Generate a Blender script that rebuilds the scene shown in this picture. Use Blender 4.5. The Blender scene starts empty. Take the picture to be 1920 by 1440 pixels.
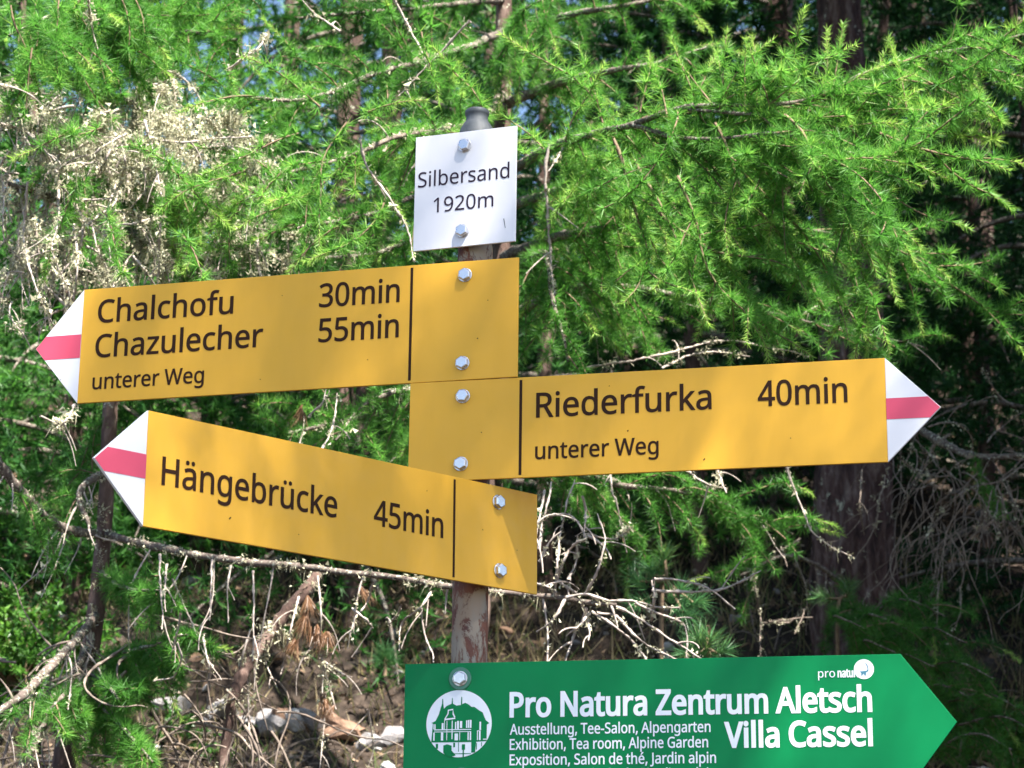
import bpy, bmesh, math, random
import numpy as np
from mathutils import Vector, Matrix, noise
from mathutils.geometry import delaunay_2d_cdt

# ------------------------------------------------------------------ camera, sky, sun, exposure
SC = bpy.context.scene
COL = SC.collection
rng = np.random.default_rng(11)
random.seed(11)

CAM_Z = 1.55
FPX = 4233.6                       # focal length in pixels of a 1920 px wide frame
PITCH, ROLL = 0.264797, 0.009522
FWD = np.array([0, math.cos(PITCH), math.sin(PITCH)])
_u = np.array([0, -math.sin(PITCH), math.cos(PITCH)])
_r = np.array([1.0, 0, 0])
RIGHT = _r * math.cos(ROLL) + _u * math.sin(ROLL)
UP = -_r * math.sin(ROLL) + _u * math.cos(ROLL)

cam = bpy.data.cameras.new('camera')
cam.sensor_width = 36.0
cam.lens = FPX / 1920 * 36.0
cam.clip_start = 0.05
cam.clip_end = 2000
cam.dof.use_dof = True
cam.dof.focus_distance = 3.35
cam.dof.aperture_fstop = 13
co = bpy.data.objects.new('camera', cam)
COL.objects.link(co)
m = Matrix.Identity(4)
for i in range(3):
    m[i][0], m[i][1], m[i][2] = RIGHT[i], UP[i], -FWD[i]
m[2][3] = CAM_Z
co.matrix_world = m
SC.camera = co

SUN_EL, SUN_AZ = math.radians(57), math.radians(32)     # azimuth: to the right of straight behind the camera
SUN_DIR = np.array([math.sin(SUN_AZ) * math.cos(SUN_EL), -math.cos(SUN_AZ) * math.cos(SUN_EL), math.sin(SUN_EL)])
world = bpy.data.worlds.new('World')
SC.world = world
world.use_nodes = True
wn = world.node_tree
bg = wn.nodes['Background']
sky = wn.nodes.new('ShaderNodeTexSky')
sky.sky_type = 'NISHITA'
sky.sun_disc = False
sky.sun_elevation = SUN_EL
sky.sun_rotation = math.atan2(SUN_DIR[0], SUN_DIR[1])
sky.altitude = 1900
sky.dust_density = 3.0
wn.links.new(sky.outputs[0], bg.inputs[0])
bg.inputs[1].default_value = 0.07
sun = bpy.data.lights.new('sun', 'SUN')
sun.energy = 5.0
sun.angle = math.radians(0.53)
sun.color = (1.0, 0.95, 0.87)
so = bpy.data.objects.new('sun', sun)
COL.objects.link(so)
so.rotation_euler = Vector(SUN_DIR).to_track_quat('Z', 'Y').to_euler()
so.location = (4, -6, 12)

vs = SC.view_settings
vs.view_transform = 'Standard'
vs.look = 'None'
vs.exposure = 2.34
vs.gamma = 1.0
SC.render.engine = 'CYCLES'
SC.cycles.max_bounces = 6
SC.cycles.diffuse_bounces = 3
SC.cycles.glossy_bounces = 2
SC.cycles.transmission_bounces = 3
SC.cycles.transparent_max_bounces = 4
SC.cycles.caustics_reflective = False
SC.cycles.caustics_refractive = False
SC.cycles.use_denoising = True

# ------------------------------------------------------------------ helpers
def at(px, py, D):
    """world point that a 1920x1440 photo pixel sees at forward distance D"""
    d = FWD + RIGHT * ((px - 960) / FPX) - UP * ((py - 720) / FPX)
    p = d * (D / d[1])
    return np.array([p[0], p[1], p[2] + CAM_Z])

def unit(v):
    v = np.asarray(v, float)
    return v / (np.linalg.norm(v, axis=-1, keepdims=True) + 1e-12)

def tag(o, label=None, category=None, group=None, kind=None):
    if label: o['label'] = label
    if category: o['category'] = category
    if group: o['group'] = group
    if kind: o['kind'] = kind
    return o

def empty(name, loc):
    o = bpy.data.objects.new(name, None)
    o.empty_display_size = 0.1
    o.location = loc
    COL.objects.link(o)
    return o

def link(name, me, mat, parent=None):
    """children of a thing are given in world coordinates unless the thing was turned: undo the parent's offset"""
    if mat is not None and not me.materials:
        me.materials.append(mat)
    o = bpy.data.objects.new(name, me)
    COL.objects.link(o)
    if parent is not None:
        o.parent = parent
    return o

def mesh_np(name, V, F, mat=None, parent=None, smooth=False, tone=None, world=True):
    """V (n,3), F list/array of faces; with world=True and a parent the vertices are world points"""
    V = np.asarray(V, np.float32)
    if parent is not None and world:
        V = V - np.array(parent.location, np.float32)
    me = bpy.data.meshes.new(name)
    if isinstance(F, np.ndarray):
        n, k = F.shape
        me.vertices.add(len(V)); me.vertices.foreach_set('co', V.ravel())
        me.loops.add(n * k); me.loops.foreach_set('vertex_index', F.astype(np.int32).ravel())
        me.polygons.add(n)
        me.polygons.foreach_set('loop_start', np.arange(0, n * k, k, dtype=np.int32))
        me.polygons.foreach_set('loop_total', np.full(n, k, np.int32))
        me.update(calc_edges=True)
    else:
        me.from_pydata(V.tolist(), [], F)
        me.update()
    if smooth:
        me.polygons.foreach_set('use_smooth', np.ones(len(me.polygons), bool))
    if tone is not None:
        a = me.attributes.new('tone', 'FLOAT', 'FACE')
        a.data.foreach_set('value', np.asarray(tone, np.float32))
    return link(name, me, mat, parent)

def fbm(x, y, z=0.0, o=4):
    return noise.fractal(Vector((x, y, z)), 1.0, 2.0, o)

# ---- materials
def new_mat(name):
    mt = bpy.data.materials.new(name)
    mt.use_nodes = True
    nt = mt.node_tree
    return mt, nt, nt.nodes['Principled BSDF']

def ramp(nt, stops):
    r = nt.nodes.new('ShaderNodeValToRGB')
    e = r.color_ramp.elements
    while len(e) < len(stops):
        e.new(0.5)
    for el, (p, c) in zip(e, stops):
        el.position = p
        el.color = (*c, 1)
    return r

def tex_noise(nt, scale, detail=6, rough=0.6, vec=None, dist=0.0):
    n = nt.nodes.new('ShaderNodeTexNoise')
    n.inputs['Scale'].default_value = scale
    n.inputs['Detail'].default_value = detail
    n.inputs['Roughness'].default_value = rough
    n.inputs['Distortion'].default_value = dist
    if vec is not None:
        nt.links.new(vec, n.inputs['Vector'])
    return n

def coords(nt, scale=(1, 1, 1)):
    c = nt.nodes.new('ShaderNodeTexCoord')
    mp = nt.nodes.new('ShaderNodeMapping')
    mp.inputs['Scale'].default_value = scale
    nt.links.new(c.outputs['Object'], mp.inputs['Vector'])
    return mp.outputs[0]

def paint(name, col, rough=0.38, var=0.05, speck=0.0, spec=0.22):
    """enamelled sheet: nearly even colour, faint mottling, tiny flecks of dirt, slight waviness"""
    mt, nt, b = new_mat(name)
    v = coords(nt)
    n = tex_noise(nt, 9, 4, 0.6, v)
    r = ramp(nt, [(0.3, tuple(c * (1 - var) for c in col)), (0.7, tuple(min(1, c * (1 + var)) for c in col))])
    nt.links.new(n.outputs[0], r.inputs[0])
    out = r.outputs[0]
    if speck:
        vo = tex_noise(nt, 310, 2, 0.5, v)
        rr = ramp(nt, [(0.74, (0, 0, 0)), (0.78, (1, 1, 1))])
        nt.links.new(vo.outputs[0], rr.inputs[0])
        big = tex_noise(nt, 6, 3, 0.6, v)
        br = ramp(nt, [(0.45, (0, 0, 0)), (0.65, (speck, speck, speck))])
        nt.links.new(big.outputs[0], br.inputs[0])
        mul = nt.nodes.new('ShaderNodeMath'); mul.operation = 'MULTIPLY'
        nt.links.new(rr.outputs[0], mul.inputs[0]); nt.links.new(br.outputs[0], mul.inputs[1])
        mx = nt.nodes.new('ShaderNodeMixRGB')
        nt.links.new(mul.outputs[0], mx.inputs[0])
        nt.links.new(out, mx.inputs[1])
        mx.inputs[2].default_value = (0.16, 0.12, 0.07, 1)
        out = mx.outputs[0]
    if speck:
        vs_ = coords(nt, (14, 3.0, 1))
        st = tex_noise(nt, 2.4, 5, 0.6, vs_)
        sr = ramp(nt, [(0.42, (1, 1, 1)), (0.75, (0.86, 0.84, 0.80))])
        nt.links.new(st.outputs[0], sr.inputs[0])
        m2 = nt.nodes.new('ShaderNodeMixRGB'); m2.blend_type = 'MULTIPLY'; m2.inputs[0].default_value = speck * 0.6
        nt.links.new(out, m2.inputs[1]); nt.links.new(sr.outputs[0], m2.inputs[2])
        out = m2.outputs[0]
        fr = tex_noise(nt, 45, 6, 0.7, v)
        rr2 = ramp(nt, [(0.35, (rough - 0.1,) * 3), (0.7, (rough + 0.16,) * 3)])
        nt.links.new(fr.outputs[0], rr2.inputs[0])
        nt.links.new(rr2.outputs[0], b.inputs['Roughness'])
    else:
        b.inputs['Roughness'].default_value = rough
    nt.links.new(out, b.inputs['Base Color'])
    b.inputs['Specular IOR Level'].default_value = spec
    wv = tex_noise(nt, 5, 2, 0.5, v)
    bp = nt.nodes.new('ShaderNodeBump')
    bp.inputs['Strength'].default_value = 0.05
    bp.inputs['Distance'].default_value = 0.01
    nt.links.new(wv.outputs[0], bp.inputs['Height'])
    nt.links.new(bp.outputs[0], b.inputs['Normal'])
    return mt

def wood(name, stops, scale, stretch=(1, 1, 1), rough=0.9, bump=0.6, bdist=0.004, lichen=None, lcol=(0.42, 0.42, 0.32)):
    mt, nt, b = new_mat(name)
    v = coords(nt, stretch)
    n = tex_noise(nt, scale, 8, 0.65, v, 0.4)
    r = ramp(nt, stops)
    nt.links.new(n.outputs[0], r.inputs[0])
    out = r.outputs[0]
    if lichen:
        v2 = coords(nt)
        n2 = tex_noise(nt, lichen[0], 7, 0.7, v2, 0.3)
        r2 = ramp(nt, [(lichen[1], (0, 0, 0)), (lichen[1] + 0.06, (1, 1, 1))])
        nt.links.new(n2.outputs[0], r2.inputs[0])
        mx = nt.nodes.new('ShaderNodeMixRGB')
        nt.links.new(r2.outputs[0], mx.inputs[0])
        nt.links.new(out, mx.inputs[1])
        mx.inputs[2].default_value = (*lcol, 1)
        out = mx.outputs[0]
    nt.links.new(out, b.inputs['Base Color'])
    b.inputs['Roughness'].default_value = rough
    b.inputs['Specular IOR Level'].default_value = 0.25
    bp = nt.nodes.new('ShaderNodeBump')
    bp.inputs['Strength'].default_value = bump
    bp.inputs['Distance'].default_value = bdist
    nt.links.new(n.outputs[0], bp.inputs['Height'])
    nt.links.new(bp.outputs[0], b.inputs['Normal'])
    return mt

def leafy(name, stops, trans=0.4, rough=0.42, spec=0.45):
    """needle or leaf: colour from the 'tone' of each needle, part of the light passes through"""
    mt, nt, b = new_mat(name)
    at_ = nt.nodes.new('ShaderNodeAttribute'); at_.attribute_name = 'tone'
    r = ramp(nt, stops)
    nt.links.new(at_.outputs['Fac'], r.inputs[0])
    nt.links.new(r.outputs[0], b.inputs['Base Color'])
    b.inputs['Roughness'].default_value = rough
    b.inputs['Specular IOR Level'].default_value = spec
    t = nt.nodes.new('ShaderNodeBsdfTranslucent')
    hs = nt.nodes.new('ShaderNodeHueSaturation')
    hs.inputs['Value'].default_value = 1.35
    hs.inputs['Saturation'].default_value = 1.05
    nt.links.new(r.outputs[0], hs.inputs['Color'])
    nt.links.new(hs.outputs[0], t.inputs['Color'])
    mx = nt.nodes.new('ShaderNodeMixShader')
    mx.inputs[0].default_value = trans
    nt.links.new(b.outputs[0], mx.inputs[1])
    nt.links.new(t.outputs[0], mx.inputs[2])
    nt.links.new(mx.outputs[0], nt.nodes['Material Output'].inputs[0])
    return mt

M = {}
M['yellow'] = paint('yellow_enamel', (0.77, 0.405, 0.038), 0.40, 0.03, 0.5)
M['white'] = paint('white_enamel', (0.73, 0.715, 0.73), 0.38, 0.02, 0.25)
M['red'] = paint('red_stripe_paint', (0.63, 0.080, 0.135), 0.42, 0.06)
M['ink'] = paint('dark_brown_lettering', (0.036, 0.015, 0.007), 0.55, 0.05, 0, 0.1)
M['ink_plate'] = paint('dark_violet_lettering', (0.032, 0.020, 0.036), 0.55, 0.05, 0, 0.1)
M['green'] = paint('green_sheet', (0.002, 0.185, 0.056), 0.40, 0.04, 0.3, 0.12)
M['white_print'] = paint('white_print', (0.78, 0.80, 0.82), 0.40, 0.02)
M['blue_print'] = paint('blue_grey_print', (0.07, 0.20, 0.27), 0.40, 0.02)
mt, nt, b = new_mat('galvanised_steel')
b.inputs['Metallic'].default_value = 1.0
b.inputs['Base Color'].default_value = (0.62, 0.60, 0.60, 1)
n = tex_noise(nt, 140, 4, 0.6, coords(nt))
r = ramp(nt, [(0.3, (0.22, 0.22, 0.22)), (0.7, (0.5, 0.5, 0.5))])
nt.links.new(n.outputs[0], r.inputs[0]); nt.links.new(r.outputs[0], b.inputs['Roughness'])
M['steel'] = mt
mt, nt, b = new_mat('clear_washer')
b.inputs['Base Color'].default_value = (0.03, 0.16, 0.08, 1)
b.inputs['Roughness'].default_value = 0.15
M['washer'] = mt
mt, nt, b = new_mat('grey_cap_plastic')
n = tex_noise(nt, 60, 5, 0.6, coords(nt))
r = ramp(nt, [(0.3, (0.055, 0.062, 0.066)), (0.7, (0.10, 0.108, 0.112))])
nt.links.new(n.outputs[0], r.inputs[0]); nt.links.new(r.outputs[0], b.inputs['Base Color'])
b.inputs['Roughness'].default_value = 0.6
M['cap'] = mt
# rusting pole: pale grey-green paint flaking to reddish brown
mt, nt, b = new_mat('flaking_pole_paint')
v = coords(nt, (1, 1, 0.55))
n1 = tex_noise(nt, 30, 10, 0.76, v, 0.5)
r1 = ramp(nt, [(0.455, (0, 0, 0)), (0.505, (1, 1, 1))])
nt.links.new(n1.outputs[0], r1.inputs[0])
n2 = tex_noise(nt, 55, 6, 0.6, v)
rust = ramp(nt, [(0.3, (0.075, 0.022, 0.018)), (0.7, (0.19, 0.075, 0.04))])
nt.links.new(n2.outputs[0], rust.inputs[0])
n3 = tex_noise(nt, 14, 6, 0.6, v)
pale = ramp(nt, [(0.35, (0.25, 0.24, 0.20)), (0.65, (0.28, 0.20, 0.135))])
nt.links.new(n3.outputs[0], pale.inputs[0])
mx = nt.nodes.new('ShaderNodeMixRGB')
nt.links.new(r1.outputs[0], mx.inputs[0]); nt.links.new(pale.outputs[0], mx.inputs[1]); nt.links.new(rust.outputs[0], mx.inputs[2])
nt.links.new(mx.outputs[0], b.inputs['Base Color'])
b.inputs['Roughness'].default_value = 0.75
bp = nt.nodes.new('ShaderNodeBump'); bp.inputs['Strength'].default_value = 0.5; bp.inputs['Distance'].default_value = 0.001; bp.invert = True
nt.links.new(r1.outputs[0], bp.inputs['Height']); nt.links.new(bp.outputs[0], b.inputs['Normal'])
M['pole'] = mt

M['bark'] = wood('larch_bark', [(0.30, (0.030, 0.020, 0.017)), (0.52, (0.085, 0.052, 0.042)), (0.72, (0.21, 0.15, 0.125))], 30, (1, 1, 0.35), bump=0.9, bdist=0.012, lichen=(30, 0.60))
M['bark_red'] = wood('red_brown_bark', [(0.32, (0.018, 0.011, 0.011)), (0.5, (0.075, 0.042, 0.038)), (0.70, (0.19, 0.145, 0.13))], 34, (1, 1, 0.28), bump=1.0, bdist=0.03, lichen=(24, 0.62))
M['branch'] = wood('branch_bark', [(0.32, (0.040, 0.029, 0.025)), (0.6, (0.13, 0.10, 0.085))], 60, lichen=(150, 0.54), lcol=(0.33, 0.33, 0.26))
M['twig'] = wood('brown_twig_bark', [(0.3, (0.085, 0.055, 0.036)), (0.7, (0.24, 0.17, 0.11))], 120, bump=0.3)
M['dead'] = wood('bleached_dead_twig', [(0.3, (0.19, 0.15, 0.13)), (0.6, (0.39, 0.335, 0.295))], 90, bump=0.4, lichen=(120, 0.60), lcol=(0.50, 0.50, 0.38))
M['dead_dark'] = wood('grey_brown_dead_twig', [(0.3, (0.085, 0.066, 0.055)), (0.7, (0.24, 0.19, 0.155))], 90, bump=0.4, lichen=(90, 0.62))
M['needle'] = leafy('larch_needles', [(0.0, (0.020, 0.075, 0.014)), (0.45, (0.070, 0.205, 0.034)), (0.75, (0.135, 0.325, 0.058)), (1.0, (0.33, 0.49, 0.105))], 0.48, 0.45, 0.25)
M['needle_dark'] = leafy('shade_conifer_needles', [(0.0, (0.009, 0.034, 0.010)), (0.5, (0.017, 0.068, 0.016)), (1.0, (0.042, 0.13, 0.024))], 0.35, 0.5, 0.15)  # dark spruce green; also puts the background wood's shade into the needle colour
M['pine_needle'] = leafy('stone_pine_needles', [(0.0, (0.022, 0.085, 0.030)), (0.6, (0.06, 0.16, 0.055)), (1.0, (0.14, 0.22, 0.05))], 0.25, 0.35)
M['dry_needle'] = leafy('dry_brown_needles', [(0.0, (0.09, 0.045, 0.025)), (1.0, (0.25, 0.135, 0.07))], 0.3)
M['lichen'] = leafy('pale_beard_lichen', [(0.0, (0.09, 0.08, 0.055)), (0.5, (0.37, 0.35, 0.235)), (1.0, (0.60, 0.58, 0.43))], 0.3, 0.9, 0.1)
M['leaf'] = leafy('shrub_leaves', [(0.0, (0.025, 0.085, 0.015)), (0.6, (0.065, 0.18, 0.025)), (1.0, (0.13, 0.27, 0.035))], 0.35, 0.4)
M['grass'] = leafy('dry_grass_blades', [(0.0, (0.07, 0.13, 0.03)), (0.4, (0.20, 0.16, 0.075)), (1.0, (0.38, 0.31, 0.19))], 0.3, 0.7, 0.2)
M['litter'] = leafy('forest_litter', [(0.0, (0.045, 0.030, 0.022)), (0.5, (0.15, 0.10, 0.065)), (0.85, (0.30, 0.21, 0.14)), (1.0, (0.45, 0.38, 0.30))], 0.1, 0.9, 0.1)
def stone(name, a, c, l):
    return wood(name, [(0.3, a), (0.7, c)], 14, rough=0.85, bump=0.7, bdist=0.01, lichen=(28, l), lcol=(0.10, 0.10, 0.085))
M['stone_pale'] = stone('pale_quartz_stone', (0.30, 0.285, 0.275), (0.52, 0.50, 0.49), 0.58)
M['stone_grey'] = stone('grey_gneiss_stone', (0.16, 0.15, 0.15), (0.33, 0.31, 0.31), 0.58)
M['stone_rust'] = stone('rust_brown_stone', (0.15, 0.085, 0.055), (0.30, 0.19, 0.13), 0.62)
# ground: dark humus, red-brown needle litter, grey scree dust and moss
mt, nt, b = new_mat('forest_floor')
v = coords(nt)
n1 = tex_noise(nt, 2.2, 9, 0.68, v, 0.3)
r1 = ramp(nt, [(0.32, (0.012, 0.010, 0.009)), (0.47, (0.033, 0.026, 0.022)), (0.60, (0.070, 0.056, 0.048)), (0.74, (0.13, 0.118, 0.11))])
nt.links.new(n1.outputs[0], r1.inputs[0])
n2 = tex_noise(nt, 38, 8, 0.7, v)
r2 = ramp(nt, [(0.35, (0.35, 0.35, 0.35)), (0.65, (1.35, 1.25, 1.15))])
nt.links.new(n2.outputs[0], r2.inputs[0])
mx = nt.nodes.new('ShaderNodeMixRGB'); mx.blend_type = 'MULTIPLY'; mx.inputs[0].default_value = 1
nt.links.new(r1.outputs[0], mx.inputs[1]); nt.links.new(r2.outputs[0], mx.inputs[2])
n3 = tex_noise(nt, 3.3, 6, 0.65, v)
r3 = ramp(nt, [(0.60, (0, 0, 0)), (0.68, (1, 1, 1))])
nt.links.new(n3.outputs[0], r3.inputs[0])
mx2 = nt.nodes.new('ShaderNodeMixRGB')
nt.links.new(r3.outputs[0], mx2.inputs[0]); nt.links.new(mx.outputs[0], mx2.inputs[1])
mx2.inputs[2].default_value = (0.075, 0.085, 0.02, 1)
nt.links.new(mx2.outputs[0], b.inputs['Base Color'])
b.inputs['Roughness'].default_value = 0.95
b.inputs['Specular IOR Level'].default_value = 0.1
bp = nt.nodes.new('ShaderNodeBump'); bp.inputs['Strength'].default_value = 0.9; bp.inputs['Distance'].default_value = 0.02
nt.links.new(n2.outputs[0], bp.inputs['Height']); nt.links.new(bp.outputs[0], b.inputs['Normal'])
M['ground'] = mt

# ------------------------------------------------------------------ ground: a trail, then a wooded hillside
def base_z(y):
    y = np.asarray(y, float)
    a = 0.70 * 0.25 * np.logaddexp(0, (y - 3.7) / 0.25)
    c = -0.37 * 0.6 * np.logaddexp(0, (y - 8.5) / 0.6)
    d = -0.25 * 1.0 * np.logaddexp(0, (-y - 2.5) / 1.0)
    return a + c + d

def zg(x, y):
    w = min(1.0, max(0.0, (y - 3.3) / 1.5))
    far = min(1.0, abs(y) / 60.0)
    h = 0.16 * fbm(x * 0.9, y * 0.9, 1.7, 3) + 0.05 * fbm(x * 4, y * 4, 5.1, 3)
    return float(base_z(y)) + h * (0.25 + 0.75 * w) + far * 2.5 * fbm(x * 0.03, y * 0.03, 9.0, 3)

def spaced(lo, hi, step, outer, growth=1.28):
    mid = list(np.arange(lo, hi + 1e-6, step))
    up, d = [], step
    p = hi
    while p < outer:
        d *= growth; p += d; up.append(p)
    dn, d = [], step
    p = lo
    while p > -outer:
        d *= growth; p -= d; dn.append(p)
    return np.array(dn[::-1] + mid + up)

gx = spaced(-2.6, 2.6, 0.055, 420)
gy = spaced(4.5, 10.0, 0.055, 420)
V = np.array([(x, y, zg(x, y)) for y in gy for x in gx])
nx = len(gx)
ii, jj = np.meshgrid(np.arange(len(gy) - 1), np.arange(nx - 1), indexing='ij')
q = (ii * nx + jj).ravel()
ground = mesh_np('ground', V, np.stack([q, q + 1, q + 1 + nx, q + nx], 1), M['ground'], smooth=True)
tag(ground, kind='structure')

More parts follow.
